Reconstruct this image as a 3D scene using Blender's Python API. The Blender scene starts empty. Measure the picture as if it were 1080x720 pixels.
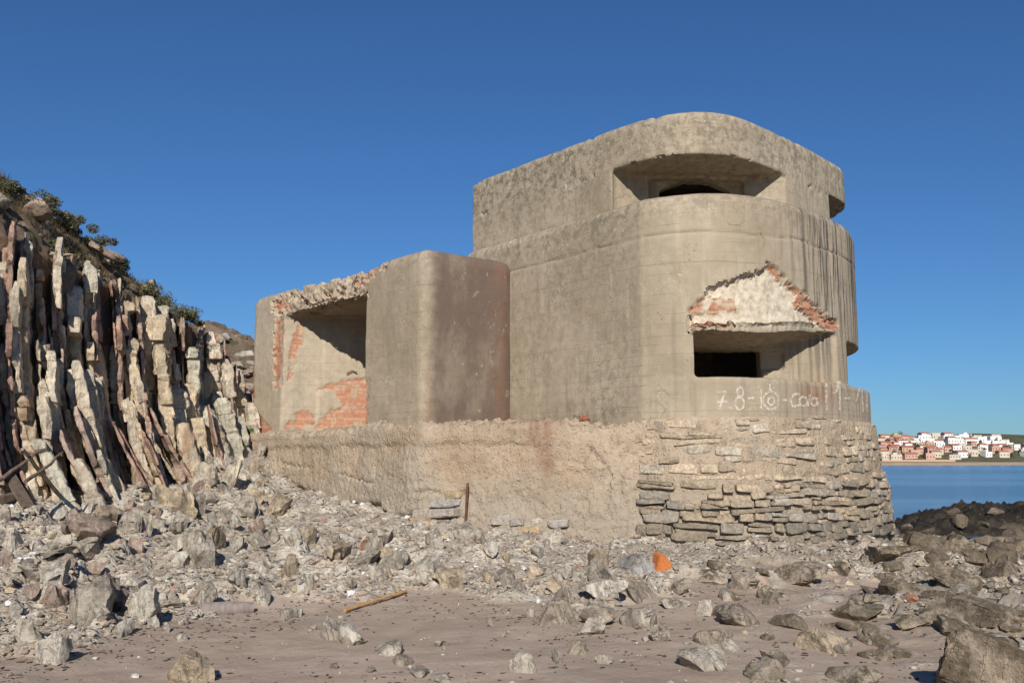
import bpy, bmesh, math, random
import numpy as np
from mathutils import Vector, Matrix
from mathutils.bvhtree import BVHTree

R = math.radians
random.seed(7)
RNG = np.random.default_rng(11)
scene = bpy.context.scene
COL = scene.collection

# ------------------------------------------------------------------ camera
F = 1000.0                                  # focal length in pixels of a 1080 px wide picture
PITCH = math.atan(127 / F)
H = 1.6
CP, SP = math.cos(PITCH), math.sin(PITCH)
cam_d = bpy.data.cameras.new('camera')
cam = bpy.data.objects.new('camera', cam_d)
COL.objects.link(cam)
cam.location = (0, 0, H)
cam.rotation_euler = (R(90) + PITCH, 0, 0)
cam_d.sensor_width = 36
cam_d.lens = 36 * F / 1080
cam_d.clip_start = .1
cam_d.clip_end = 20000
scene.camera = cam


def ray(u, v):                              # survey helper: direction (per metre of +Y) seen at a photo pixel
    cx, cy = u - 540, 360 - v
    fy = F * CP - cy * SP
    fz = F * SP + cy * CP
    return cx / fy, fz / fy


def P(u, v, Y):
    a, b = ray(u, v)
    return Vector((a * Y, Y, H + b * Y))


def proj(X):                                # world points -> photo pixels
    X = np.asarray(X, float)
    y = np.maximum(X[:, 1], .05)
    z = X[:, 2] - H
    d = y * CP + z * SP
    d = np.maximum(d, .05)
    c = -y * SP + z * CP
    return 540 + F * X[:, 0] / d, 360 - F * c / d


# ------------------------------------------------------------------ noise
def _h(i, j, k, s):
    n = (i.astype(np.int64) * 374761393 + j.astype(np.int64) * 668265263 + k.astype(np.int64) * 2147483647 + s * 974634777) & 0xffffffff
    n = ((n ^ (n >> 13)) * 1274126177) & 0xffffffff
    n = ((n ^ (n >> 15)) * 2246822519) & 0xffffffff
    return (n ^ (n >> 16)) & 0xffffffff


def pn(p, s=0):
    p = np.asarray(p, float)
    i = np.floor(p).astype(np.int64)
    f = p - i
    w = f * f * f * (f * (f * 6 - 15) + 10)
    r = np.zeros(len(p))
    for dx in (0, 1):
        for dy in (0, 1):
            for dz in (0, 1):
                h = _h(i[:, 0] + dx, i[:, 1] + dy, i[:, 2] + dz, s)
                g = np.stack([(h & 1023) / 511.5 - 1, ((h >> 10) & 1023) / 511.5 - 1, ((h >> 20) & 1023) / 511.5 - 1], 1)
                d = f - np.array([dx, dy, dz])
                ww = (w[:, 0] if dx else 1 - w[:, 0]) * (w[:, 1] if dy else 1 - w[:, 1]) * (w[:, 2] if dz else 1 - w[:, 2])
                r += ww * (g * d).sum(1)
    return r


def fbm(p, scale=1., octv=4, s=0, gain=.5):
    p = np.asarray(p, float) * scale
    r = np.zeros(len(p)); a = 1.
    for o in range(octv):
        r += a * pn(p + 17.3 * o, s + o)
        p = p * 2.03; a *= gain
    return r


def hsh(i, s=0):
    i = np.asarray(i)
    return _h(i, i * 0 + 3, i * 0 + 7, s) / 4294967295.


def sst(a, b, x):
    t = np.clip((x - a) / (b - a), 0, 1)
    return t * t * (3 - 2 * t)


def inpoly(px, py, poly):
    c = np.zeros(len(px), bool)
    n = len(poly)
    for i in range(n):
        x1, y1 = poly[i]; x2, y2 = poly[(i + 1) % n]
        if y1 == y2: continue
        m = ((y1 > py) != (y2 > py)) & (px < (x2 - x1) * (py - y1) / (y2 - y1) + x1)
        c ^= m
    return c


def linedist(px, py, line):
    d = np.full(len(px), 1e9)
    for (x1, y1), (x2, y2) in zip(line[:-1], line[1:]):
        dx, dy = x2 - x1, y2 - y1
        t = np.clip(((px - x1) * dx + (py - y1) * dy) / (dx * dx + dy * dy + 1e-9), 0, 1)
        d = np.minimum(d, np.hypot(px - x1 - t * dx, py - y1 - t * dy))
    return d


# ------------------------------------------------------------------ object helpers
def mesh_np(name, V, Fc, mats=(), smooth=True, sharp=None, fmat=None):
    me = bpy.data.meshes.new(name)
    V = np.asarray(V, float)
    if isinstance(Fc, np.ndarray):
        n, k = Fc.shape
        me.vertices.add(len(V)); me.vertices.foreach_set('co', V.ravel())
        me.loops.add(n * k); me.loops.foreach_set('vertex_index', Fc.astype(np.int32).ravel())
        me.polygons.add(n); me.polygons.foreach_set('loop_start', np.arange(0, n * k, k, dtype=np.int32))
        me.update(calc_edges=True)
    else:
        me.from_pydata([tuple(v) for v in V], [], Fc)
    for m in mats: me.materials.append(m)
    if fmat is not None: me.polygons.foreach_set('material_index', np.asarray(fmat, np.int32))
    me.polygons.foreach_set('use_smooth', np.full(len(me.polygons), smooth))
    me.validate()
    if sharp: me.set_sharp_from_angle(angle=R(sharp))
    me.update()
    return me


def link(name, me, parent=None):
    o = bpy.data.objects.new(name, me)
    COL.objects.link(o)
    if parent: o.parent = parent
    return o


def tag(o, label=None, cat=None, group=None, kind=None):
    if label: o['label'] = label
    if cat: o['category'] = cat
    if group: o['group'] = group
    if kind: o['kind'] = kind
    return o


def attr(me, name, a):
    a = np.asarray(a, np.float32)
    if a.ndim == 1:
        t = me.attributes.new(name, 'FLOAT', 'POINT'); t.data.foreach_set('value', a)
    else:
        t = me.attributes.new(name, 'FLOAT_VECTOR', 'POINT'); t.data.foreach_set('vector', a.ravel())


def getco(me):
    a = np.empty(len(me.vertices) * 3); me.vertices.foreach_get('co', a)
    return a.reshape(-1, 3)


def getno(me):
    a = np.empty(len(me.vertices) * 3); me.vertices.foreach_get('normal', a)
    return a.reshape(-1, 3)


def setco(me, V):
    me.vertices.foreach_set('co', np.asarray(V, float).ravel()); me.update()


# ------------------------------------------------------------------ node helper
class Mat:
    def __init__(s, name):
        s.m = bpy.data.materials.new(name); s.m.use_nodes = True
        s.t = s.m.node_tree; s.t.nodes.clear()
        s.out = s.t.nodes.new('ShaderNodeOutputMaterial')
        s.b = s.t.nodes.new('ShaderNodeBsdfPrincipled')
        s.t.links.new(s.b.outputs[0], s.out.inputs[0])
        s.b.inputs['Roughness'].default_value = .9
        s.b.inputs['Specular IOR Level'].default_value = .25

    def put(s, sock, v):
        if isinstance(v, bpy.types.NodeSocket): s.t.links.new(v, sock)
        elif isinstance(v, (tuple, list)) and len(v) == 3 and sock.type == 'RGBA': sock.default_value = (*v, 1)
        else: sock.default_value = v

    def n(s, typ, ins={}, out=0, **props):
        nd = s.t.nodes.new('ShaderNode' + typ)
        for k, v in props.items(): setattr(nd, k, v)
        for k, v in ins.items(): s.put(nd.inputs[k], v)
        return nd.outputs[out]

    def co(s): return s.n('TexCoord', out='Object')
    def at(s, name, out='Fac'): return s.n('Attribute', out=out, attribute_name=name)
    def scale(s, v, sc): return s.n('Mapping', {'Vector': v, 'Scale': sc})
    def noise(s, v, sc, det=5, rough=.55, dist=0, out=0):
        return s.n('TexNoise', {'Vector': v, 'Scale': sc, 'Detail': det, 'Roughness': rough, 'Distortion': dist}, out)
    def voro(s, v, sc, feature='F1', out=0, rnd=1):
        return s.n('TexVoronoi', {'Vector': v, 'Scale': sc, 'Randomness': rnd}, out, feature=feature)
    def mr(s, v, a, b, c=0., d=1.):
        return s.n('MapRange', {0: v, 1: a, 2: b, 3: c, 4: d}, interpolation_type='SMOOTHSTEP')
    def mix(s, f, a, b, mode='MIX'):
        nd = s.t.nodes.new('ShaderNodeMix'); nd.data_type = 'RGBA'; nd.blend_type = mode
        s.put(nd.inputs[0], f); s.put(nd.inputs[6], a); s.put(nd.inputs[7], b)
        return nd.outputs[2]
    def math(s, op, a, b=0., c=None):
        ins = {0: a, 1: b}
        if c is not None: ins[2] = c
        return s.n('Math', ins, operation=op)
    def bump(s, h, strength=.5, dist=.02, nrm=None):
        ins = {'Strength': strength, 'Distance': dist, 'Height': h}
        if nrm is not None: ins['Normal'] = nrm
        return s.n('Bump', ins)
    def done(s, col=None, nrm=None, rough=None):
        if col is not None: s.put(s.b.inputs['Base Color'], col)
        if nrm is not None: s.put(s.b.inputs['Normal'], nrm)
        if rough is not None: s.put(s.b.inputs['Roughness'], rough)
        return s.m


def mat_concrete():
    m = Mat('weathered_concrete'); c = m.co()
    big = m.noise(c, .55, 4, .6); mid = m.noise(c, 2.6, 6, .65); fine = m.noise(c, 22, 6, .7); grit = m.noise(c, 90, 3, .6)
    streak = m.noise(m.scale(c, (3.2, 3.2, .28)), 1.6, 5, .6)
    streak2 = m.noise(m.scale(c, (9, 9, .35)), 1.2, 4, .6)
    col = m.mix(m.mr(big, .35, .65), (.300, .244, .174), (.366, .304, .226))
    col = m.mix(m.mr(mid, .42, .74, 0, .55), col, (.255, .208, .142))
    col = m.mix(m.mr(mid, .56, .75, 0, .40), col, (.44, .372, .275))
    col = m.mix(m.mr(streak, .52, .72, 0, .50), col, (.200, .168, .118))
    col = m.mix(m.mr(streak, .28, .44, .5, 0), col, (.44, .37, .27))
    col = m.mix(m.mr(m.noise(c, .9, 4, .65, .8), .50, .66, 0, .45), col, (.235, .19, .132))
    ang = m.math('ARCTANGENT', 0.0)
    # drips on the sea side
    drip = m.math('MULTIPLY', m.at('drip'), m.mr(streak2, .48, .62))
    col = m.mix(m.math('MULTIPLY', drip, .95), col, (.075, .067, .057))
    # board-marked pours
    sep = m.n('SeparateXYZ', {0: c}, 2)
    dz = m.math('ADD', sep, m.math('MULTIPLY', m.noise(c, 1.1, 4), .10))
    pour = m.math('PINGPONG', dz, .62)
    col = m.mix(m.mr(pour, 0, .016, .32, 0), col, (.16, .13, .10))
    # lichen speckle
    sp = m.voro(c, 17, out=0)
    spm = m.math('MULTIPLY', m.mr(sp, .18, .30, 1, 0), m.mr(m.noise(c, 1.7, 4, .6), .50, .68))
    col = m.mix(m.math('MULTIPLY', spm, .6), col, (.50, .45, .36))
    sp2 = m.math('MULTIPLY', m.mr(m.voro(c, 11), .12, .22, 1, 0), m.mr(m.noise(c, 2.3, 4, .6), .52, .66))
    col = m.mix(m.math('MULTIPLY', sp2, .7), col, (.12, .105, .085))
    lich = m.math('MULTIPLY', m.at('lichen'), m.mr(m.noise(c, 7, 7, .72), .44, .60))
    col = m.mix(m.math('MULTIPLY', lich, .72), col, (.150, .128, .090))
    col = m.mix(m.math('MULTIPLY', m.math('MULTIPLY', m.at('lichen'), m.mr(m.noise(c, 13, 5, .7), .56, .64)), .5), col, (.47, .41, .32))
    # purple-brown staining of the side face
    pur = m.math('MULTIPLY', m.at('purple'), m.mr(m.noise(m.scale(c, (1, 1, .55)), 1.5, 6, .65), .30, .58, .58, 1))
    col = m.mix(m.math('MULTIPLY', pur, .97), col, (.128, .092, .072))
    scr = m.mr(m.noise(m.scale(c, (1, 1, .6)), 5, 6, .7), .62, .67)
    col = m.mix(m.math('MULTIPLY', m.math('MULTIPLY', scr, m.at('purple')), .55), col, (.42, .36, .29))
    # rust
    rust = m.math('MULTIPLY', m.at('rust'), m.mr(m.noise(m.scale(c, (2, 2, .8)), 2.2, 6, .65), .32, .62))
    col = m.mix(m.math('MULTIPLY', rust, .8), col, (.215, .105, .052))
    # hairline cracks
    wv = m.n('VectorMath', {0: c, 1: m.n('VectorMath', {0: m.noise(c, 2.2, 5, .6, out=1), 1: (.55, .55, .55)}, operation='MULTIPLY')}, operation='ADD')
    ed = m.voro(wv, .55, 'DISTANCE_TO_EDGE')
    crack = m.math('MULTIPLY', m.mr(ed, .001, .006, 1, 0), m.mr(m.noise(c, .9, 3), .50, .66))
    col = m.mix(m.math('MULTIPLY', crack, .42), col, (.07, .055, .045))
    # exposed rubble
    rub = m.at('rubble')
    rcol = m.mix(m.mr(m.noise(c, 9, 6, .7), .35, .65), (.44, .365, .27), (.27, .21, .15))
    rcol = m.mix(m.mr(m.voro(c, 14), .05, .35, .5, 0), rcol, (.60, .54, .45))
    rcol = m.mix(m.mr(m.noise(c, 16, 4, .6), .60, .72, 0, .6), rcol, (.36, .17, .10))
    col = m.mix(rub, col, rcol)
    pl = m.at('plaster')
    pcol = m.mix(m.mr(m.noise(c, 8, 6, .7), .35, .68), (.62, .55, .44), (.40, .325, .235))
    col = m.mix(pl, col, pcol)
    # bare bricks
    br = m.at('brick')
    wuv = m.n('VectorMath', {0: m.at('wuv', 'Vector'), 1: m.n('VectorMath', {0: m.noise(c, 6, 3, out=1), 1: (.02, .02, 0)}, operation='MULTIPLY')}, operation='ADD')
    bn = m.t.nodes.new('ShaderNodeTexBrick')
    m.put(bn.inputs['Vector'], wuv)
    bn.inputs['Scale'].default_value = 1; bn.inputs['Mortar Size'].default_value = .009
    bn.inputs['Brick Width'].default_value = .27; bn.inputs['Row Height'].default_value = .085
    bn.inputs['Color1'].default_value = (.36, .145, .085, 1); bn.inputs['Color2'].default_value = (.42, .21, .13, 1)
    bn.inputs['Mortar'].default_value = (.30, .20, .14, 1); bn.inputs['Mortar Smooth'].default_value = .4
    bcol = m.mix(m.mr(m.noise(c, 14, 6, .7), .45, .7, 0, .55), bn.outputs[0], (.50, .33, .225))
    bcol = m.mix(m.mr(m.noise(c, 3.5, 5, .7), .50, .62, 0, .75), bcol, (.40, .32, .225))
    brm = m.mr(m.math('ADD', br, m.math('MULTIPLY', m.math('SUBTRACT', m.noise(c, 11, 5, .7), .5), .7)), .42, .56)
    col = m.mix(brm, col, bcol)
    # heights
    bz = m.math('PINGPONG', m.math('ADD', sep, m.math('MULTIPLY', m.noise(c, .8, 3), .05)), .085)
    board = m.math('MULTIPLY', m.mr(bz, 0, .007, 1, 0), m.mr(m.noise(m.scale(c, (1, 1, 3)), .9, 4, .6), .46, .60))
    col = m.mix(m.math('MULTIPLY', m.math('MULTIPLY', board, m.math('SUBTRACT', 1.0, m.math('MAXIMUM', brm, m.math('MAXIMUM', rub, pl)))), .30), col, (.15, .125, .09))
    hgt = m.math('ADD', m.math('MULTIPLY', fine, .5), m.math('MULTIPLY', grit, .25))
    hgt = m.math('SUBTRACT', hgt, m.math('MULTIPLY', board, .35))
    hgt = m.math('ADD', hgt, m.math('MULTIPLY', mid, .8))
    hgt = m.math('SUBTRACT', hgt, m.math('MULTIPLY', crack, .6))
    hgt = m.math('SUBTRACT', hgt, m.math('MULTIPLY', m.math('MULTIPLY', bn.outputs[1], brm), .9))
    hgt = m.math('ADD', hgt, m.math('MULTIPLY', m.math('MULTIPLY', m.noise(c, 30, 6, .8), m.math('ADD', rub, pl)), 1.6))
    return m.done(col, m.bump(hgt, .55, .022))


def mat_rubblewall():
    m = Mat('rubble_render'); c = m.co()
    big = m.noise(c, .8, 5, .6); mid = m.noise(c, 4, 7, .7); fine = m.noise(c, 28, 6, .75)
    col = m.mix(m.mr(big, .35, .65), (.33, .245, .165), (.41, .325, .235))
    col = m.mix(m.mr(mid, .45, .68, 0, .8), col, (.24, .185, .135))
    col = m.mix(m.mr(m.noise(c, 2.1, 5, .6), .55, .70, 0, .6), col, (.42, .36, .29))
    col = m.mix(m.mr(m.voro(c, 13), .08, .28, .6, 0), col, (.47, .40, .32))
    col = m.mix(m.mr(fine, .55, .72, 0, .7), col, (.15, .11, .08))
    col = m.mix(m.math('MULTIPLY', m.at('rust'), m.mr(m.noise(m.scale(c, (2, 2, .6)), 2.2, 6, .65), .30, .60, .3, .85)), col, (.20, .105, .065))
    col = m.mix(m.math('MULTIPLY', m.at('wet'), .75), col, m.mix(mid, (.25, .215, .168), (.36, .315, .255)))
    grn = m.math('MULTIPLY', m.at('red'), m.mr(m.noise(c, 6, 5, .7), .45, .6))
    col = m.mix(grn, col, (.30, .13, .08))
    hgt = m.math('ADD', m.math('MULTIPLY', fine, .7), m.math('MULTIPLY', mid, 1.0))
    hgt = m.math('ADD', hgt, m.math('MULTIPLY', m.mr(m.voro(c, 16), .0, .45, 1, 0), .6))
    return m.done(col, m.bump(hgt, .8, .035))


def mat_rock(name='shore_rock', weed=0., wetdark=0.):
    m = Mat(name); c = m.co()
    tint = m.n('ObjectInfo', out='Color')
    rnd = m.n('ObjectInfo', out='Random')
    cc = m.n('VectorMath', {0: c, 1: m.n('CombineXYZ', {0: m.math('MULTIPLY', rnd, 37.), 1: m.math('MULTIPLY', rnd, 91.), 2: m.math('MULTIPLY', rnd, 53.)})}, operation='ADD')
    big = m.noise(cc, 2.2, 6, .65); fine = m.noise(cc, 16, 7, .72)
    band = m.noise(m.scale(cc, (1, .12, .12)), 17, 4, .6)
    v = m.math('ADD', m.mr(big, .3, .7, .62, 1.2), m.mr(fine, .3, .7, -.20, .20))
    v = m.math('ADD', v, m.mr(band, .35, .65, -.14, .14))
    col = m.mix(1., tint, m.n('CombineColor', {0: v, 1: v, 2: v}), 'MULTIPLY')
    col = m.mix(m.mr(m.noise(cc, 5, 6, .7), .50, .66, 0, .62), col, (.115, .087, .062))
    col = m.mix(m.mr(m.noise(cc, 7, 6, .7), .58, .70, 0, .45), col, (.46, .42, .36))
    crk = m.mr(m.noise(m.scale(cc, (1.5, .5, .5)), 6, 5, .6), .485, .515)
    crk = m.mr(m.math('ABSOLUTE', m.math('SUBTRACT', m.noise(m.scale(cc, (1.6, .5, .5)), 5, 5, .6), .5)), 0, .014, 1, 0)
    col = m.mix(m.math('MULTIPLY', crk, .22), col, (.10, .08, .06))
    if weed:
        wm = m.mr(m.noise(cc, 4.5, 7, .72), .54 - weed * .10, .64 - weed * .08)
        col = m.mix(wm, col, m.mix(m.noise(cc, 22, 4), (.105, .080, .052), (.185, .148, .10)))
    h = m.math('ADD', m.math('MULTIPLY', fine, .8), m.math('MULTIPLY', band, .35))
    h = m.math('SUBTRACT', h, m.math('MULTIPLY', crk, .25))
    h = m.math('ADD', h, m.math('MULTIPLY', m.noise(cc, 60, 4, .7), .3))
    return m.done(col, m.bump(h, .95, .05))


def mat_cliff():
    m = Mat('bedded_rock'); c = m.co()
    tint = m.n('ObjectInfo', out='Color'); rnd = m.n('ObjectInfo', out='Random')
    cc = m.n('VectorMath', {0: c, 1: m.n('CombineXYZ', {0: m.math('MULTIPLY', rnd, 37.), 1: m.math('MULTIPLY', rnd, 91.), 2: 0.})}, operation='ADD')
    big = m.noise(cc, 1.3, 6, .62); fine = m.noise(cc, 13, 7, .72)
    v = m.math('ADD', m.mr(big, .3, .7, .70, 1.18), m.mr(fine, .3, .7, -.2, .2))
    col = m.mix(1., tint, m.n('CombineColor', {0: v, 1: v, 2: v}), 'MULTIPLY')
    col = m.mix(m.mr(m.noise(cc, 2.0, 5, .65), .52, .68, 0, .6), col, (.43, .385, .31))
    col = m.mix(m.mr(m.noise(m.scale(cc, (1, 1, .35)), 2.6, 5, .65), .53, .66, 0, .65), col, (.27, .145, .085))
    col = m.mix(m.mr(m.noise(cc, 6, 6, .7), .56, .68, 0, .6), col, (.12, .085, .06))
    lam = m.noise(m.scale(cc, (1, .25, .10)), 21, 5, .65)
    col = m.mix(m.mr(lam, .52, .68, 0, .55), col, (.17, .12, .085))
    h = m.math('ADD', fine, m.math('MULTIPLY', m.noise(cc, 50, 4, .7), .3))
    h = m.math('ADD', h, m.math('MULTIPLY', m.noise(cc, 4.5, 6, .7), .9))
    h = m.math('ADD', h, m.math('MULTIPLY', lam, .5))
    return m.done(col, m.bump(h, .95, .05))


def mat_hill():
    m = Mat('hillside_soil'); c = m.co()
    big = m.noise(c, .9, 5, .6); mid = m.noise(c, 4, 6, .7); fine = m.noise(c, 18, 6, .75)
    col = m.mix(m.mr(big, .35, .65), (.115, .075, .050), (.20, .145, .10))
    col = m.mix(m.mr(mid, .52, .66, 0, .8), col, (.29, .235, .175))
    col = m.mix(m.mr(m.noise(c, 2.2, 5, .7), .52, .62, 0, .8), col, (.060, .060, .028))
    h = m.math('ADD', mid, m.math('MULTIPLY', fine, .6))
    return m.done(col, m.bump(h, .9, .08))


STRIKE0 = math.radians(24)


def mat_ground():
    m = Mat('beach_ground'); c = m.co()
    d = m.at('debris')
    big = m.noise(c, .5, 4, .6); mid = m.noise(c, 3, 6, .65); fine = m.noise(c, 45, 5, .75)
    sand = m.mix(m.mr(big, .35, .65), (.365, .285, .218), (.43, .338, .265))
    sand = m.mix(m.mr(mid, .45, .7, 0, .6), sand, (.31, .232, .178))
    sand = m.mix(m.mr(fine, .58, .72, 0, .6), sand, (.50, .41, .33))
    sand = m.mix(m.mr(m.voro(c, 34), .08, .16, .7, 0), sand, m.mix(m.voro(c, 34, out=1), (.10, .075, .06), (.45, .40, .34)))
    scrap = m.math('MULTIPLY', m.mr(m.noise(m.scale(c, (1, 2.2, 1)), 11, 4, .7), .64, .68), m.mr(m.noise(c, .9, 3), .46, .62))
    sand = m.mix(m.math('MULTIPLY', scrap, .8), sand, (.075, .055, .042))
    vc = m.voro(c, 11, out=1)
    gr = m.n('HueSaturation', {'Saturation': .10, 'Color': vc, 'Value': 1.})
    gv = m.n('SeparateColor', {0: gr}, 0)
    grav = m.mix(m.mr(gv, 0, 1), (.27, .228, .185), (.48, .43, .36))
    grav = m.mix(m.mr(m.voro(c, 11), .20, .52, 0, .5), grav, (.13, .105, .085))
    vc2 = m.n('SeparateColor', {0: m.voro(c, 29, out=1)}, 0)
    grav = m.mix(m.mr(mid, .42, .58), grav, m.mix(vc2, (.24, .20, .165), (.46, .41, .345)))
    grav = m.mix(m.mr(m.voro(c, 46), .08, .20, m.mr(m.noise(c, 2.4, 4), .45, .6, 0, .8), 0), grav, (.62, .60, .56))
    damp = m.mr(m.noise(c, .38, 4, .6), .46, .60, 0, .40)
    sand = m.mix(damp, sand, m.mix(mid, (.235, .172, .130), (.285, .212, .162)))
    sand = m.mix(m.mr(m.noise(c, 130, 2, .6), .58, .74, 0, .65), sand, (.15, .11, .085))
    sand = m.mix(m.mr(m.noise(c, 95, 2, .6), .62, .74, 0, .6), sand, (.58, .50, .42))
    col = m.mix(d, sand, grav)
    pcn = m.mr(m.at('platec'), 0, 1)
    pcol = m.mix(pcn, (.345, .298, .240), (.50, .45, .375))
    pcol = m.mix(m.mr(m.noise(m.n('Mapping', {'Vector': c, 'Rotation': (0, 0, -STRIKE0), 'Scale': (1, .2, .6)}), 9, 6, .65), .42, .66, 0, .65), pcol, (.19, .158, .122))
    pcol = m.mix(m.mr(m.noise(c, 4, 6, .7), .55, .7, 0, .6), pcol, (.33, .24, .175))
    pcol = m.mix(m.mr(m.noise(c, 9, 6, .7), .58, .7, 0, .6), pcol, (.52, .49, .44))
    col = m.mix(m.mr(m.at('plate'), .25, .6), col, pcol)
    weed = m.math('MULTIPLY', m.at('weed'), m.mr(m.noise(c, 3.2, 7, .72), .36, .56))
    col = m.mix(m.math('MULTIPLY', weed, .9), col, m.mix(m.noise(c, 14, 4), (.105, .080, .055), (.21, .17, .12)))
    gh = m.math('ADD', m.mr(m.voro(c, 11), 0, .5, 1, 0), m.math('MULTIPLY', m.mr(m.voro(c, 29), 0, .5, 1, 0), .5))
    h = m.math('ADD', m.math('MULTIPLY', gh, m.math('MULTIPLY', d, 1.1)), m.math('MULTIPLY', fine, .35))
    h = m.math('ADD', h, m.math('MULTIPLY', mid, .5))
    h = m.math('ADD', h, m.math('MULTIPLY', m.noise(c, 12, 5, .6), .35))
    return m.done(col, m.bump(h, .8, .03))


def mat_plain(name, col, col2=None, sc=8, rough=.85, bs=.4, stretch=(1, 1, 1)):
    m = Mat(name); c = m.scale(m.co(), stretch)
    n = m.noise(c, sc, 6, .65)
    cl = m.mix(m.mr(n, .35, .68), col, col2 or tuple(x * .6 for x in col))
    return m.done(cl, m.bump(n, bs, .01), rough)


def mat_tint(name, rough=.9, sc=30):
    m = Mat(name); c = m.co()
    t = m.at('tint', 'Vector')
    n = m.noise(c, sc, 5, .7); n2 = m.noise(c, sc * .25, 5, .65)
    v = m.math('ADD', m.mr(n, .3, .7, .72, 1.22), m.mr(n2, .3, .7, -.18, .18))
    col = m.mix(1., t, m.n('CombineColor', {0: v, 1: v, 2: v}), 'MULTIPLY')
    return m.done(col, m.bump(m.math('ADD', n, n2), .7, .02), rough)


def mat_leaf(name, a, b):
    m = Mat(name); c = m.co()
    col = m.mix(m.mr(m.noise(c, 6, 3), .3, .7), a, b)
    return m.done(col, rough=.7)


def mat_sea():
    m = Mat('sea_water'); c = m.co()
    w1 = m.noise(m.scale(c, (.6, 1.5, 1)), .55, 4, .6); w2 = m.noise(m.scale(c, (.7, 1.4, 1)), 2.4, 4, .6)
    h = m.math('ADD', w1, m.math('MULTIPLY', w2, .35))
    m.b.inputs['Specular IOR Level'].default_value = .5
    m.b.inputs['IOR'].default_value = 1.33
    patch = m.noise(m.scale(c, (.02, .12, 1)), .35, 4, .6)
    col = m.mix(m.mr(patch, .40, .62), (.05, .125, .215), (.105, .215, .32))
    return m.done(col, m.bump(h, .5, .35), .22)


CONC = mat_concrete(); RUBW = mat_rubblewall(); ROCK = mat_rock(); WROCK = mat_rock('weedy_rock', weed=.75)
CLIFF = mat_cliff(); HILL = mat_hill(); GROUND = mat_ground(); STONE = mat_tint('plinth_stone', sc=22)
PEB = mat_tint('pebbles', sc=60); SEA = mat_sea()
RUSTM = mat_plain('rusted_iron', (.085, .038, .022), (.16, .07, .035), 20)
WOOD = mat_plain('driftwood', (.36, .30, .235), (.20, .155, .115), 14, stretch=(1, 1, .2))
DWOOD2 = mat_plain('grey_driftwood', (.27, .22, .195), (.18, .15, .135), 14, stretch=(1, 1, .2))
DWOOD = mat_plain('dark_driftwood', (.14, .105, .08), (.08, .06, .045), 14, stretch=(1, 1, .2))
CANE = mat_plain('dry_cane', (.46, .28, .13), (.33, .18, .075), 14, stretch=(1, 1, .2))
ORANGE = mat_plain('orange_plastic', (.56, .19, .055), (.40, .13, .045), 9, .6, .2)
BRICK = mat_plain('broken_brick', (.30, .10, .065), (.22, .08, .05), 20)


# ------------------------------------------------------------------ terrain height
A_ = np.array([-.61, .79]); B_ = np.array([.79, .61])
CTRL = np.array([
    (-14, -6, .4), (0, -8, 0), (14, -6, 0), (-6, 3, .05), (0, 3, 0), (6, 3, -.02), (12, 4, -.1),
    (-3.9, 8.2, 0), (0, 8, 0), (4, 8, 0), (8, 8, -.04), (-3.6, 10.8, .02), (-.7, 11.9, .02), (2, 11.5, .02), (5, 11, 0), (9, 12, -.06),
    (-5.8, 10.5, .40), (-8.2, 10.5, .9), (-7.5, 14, 1.0), (-6.9, 16, 1.07), (-6.4, 19, 1.35), (-6.4, 21.5, 1.94), (-6.9, 23.2, 2.3),
    (-4.6, 20.3, 1.02), (-2.6, 18, .66), (-1.8, 17.05, .52), (-1, 16.8, .40), (.4, 16.5, .30), (2.1, 15.7, .26), (3.5, 15.4, .30), (5.5, 16, .16), (7, 17.6, -.02),
    (-4.3, 15.5, .62), (-2.0, 14.5, .25), (.4, 14.2, .18), (3.4, 13.4, .06), (6, 14, 0), (9, 17, -.16), (10, 21, -.32), (8, 22, -.2), (11, 25, -.55),
    (16, 16, -.3), (16, 24, -1.1), (22, 34, -2.4), (5, 27, -.2), (2, 31, -.7), (10, 33, -1.9), (24, 12, -.9), (-3, 27, 2.0), (-8, 28, 3.2), (-12, 20, 2.5), (-14, 30, 3.5), (-14, 10, 1.6),
    (0, 45, -3.2), (30, 45, -3.6), (-20, 45, 3), (45, 20, -3.2), (45, 0, -2.8), (-30, 0, 1.5), (-40, 25, 4)], float)


def _tps(r2): return .5 * r2 * np.log(r2 + 1e-9)


_n = len(CTRL)
_K = _tps(((CTRL[:, None, :2] - CTRL[None, :, :2]) ** 2).sum(2)) + np.eye(_n) * .5
_A = np.zeros((_n + 3, _n + 3)); _A[:_n, :_n] = _K
_A[:_n, _n] = 1; _A[:_n, _n + 1:] = CTRL[:, :2]; _A[_n, :_n] = 1; _A[_n + 1:, :_n] = CTRL[:, :2].T
_W = np.linalg.solve(_A, np.concatenate([CTRL[:, 2], [0, 0, 0]]))


def gh(x, y):
    x = np.atleast_1d(np.asarray(x, float)); y = np.atleast_1d(np.asarray(y, float))
    out = np.zeros(len(x))
    for s in range(0, len(x), 20000):
        q = np.stack([x[s:s + 20000], y[s:s + 20000]], 1)
        k = _tps(((q[:, None, :] - CTRL[None, :, :2]) ** 2).sum(2))
        out[s:s + 20000] = k @ _W[:_n] + _W[_n] + q @ _W[_n + 1:]
    far = np.hypot(x, y - 12)
    return np.clip(out, -4.5, 6) * (1 - sst(45, 70, far)) + sst(45, 70, far) * np.where(x < -10, 2., -4.)


VB = [(-200, 700), (0, 690), (60, 684), (110, 668), (170, 655), (270, 642), (340, 628), (420, 622), (480, 624), (540, 640), (600, 652), (660, 640), (720, 622), (800, 600), (860, 604), (940, 612), (1080, 640), (1300, 640)]


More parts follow.
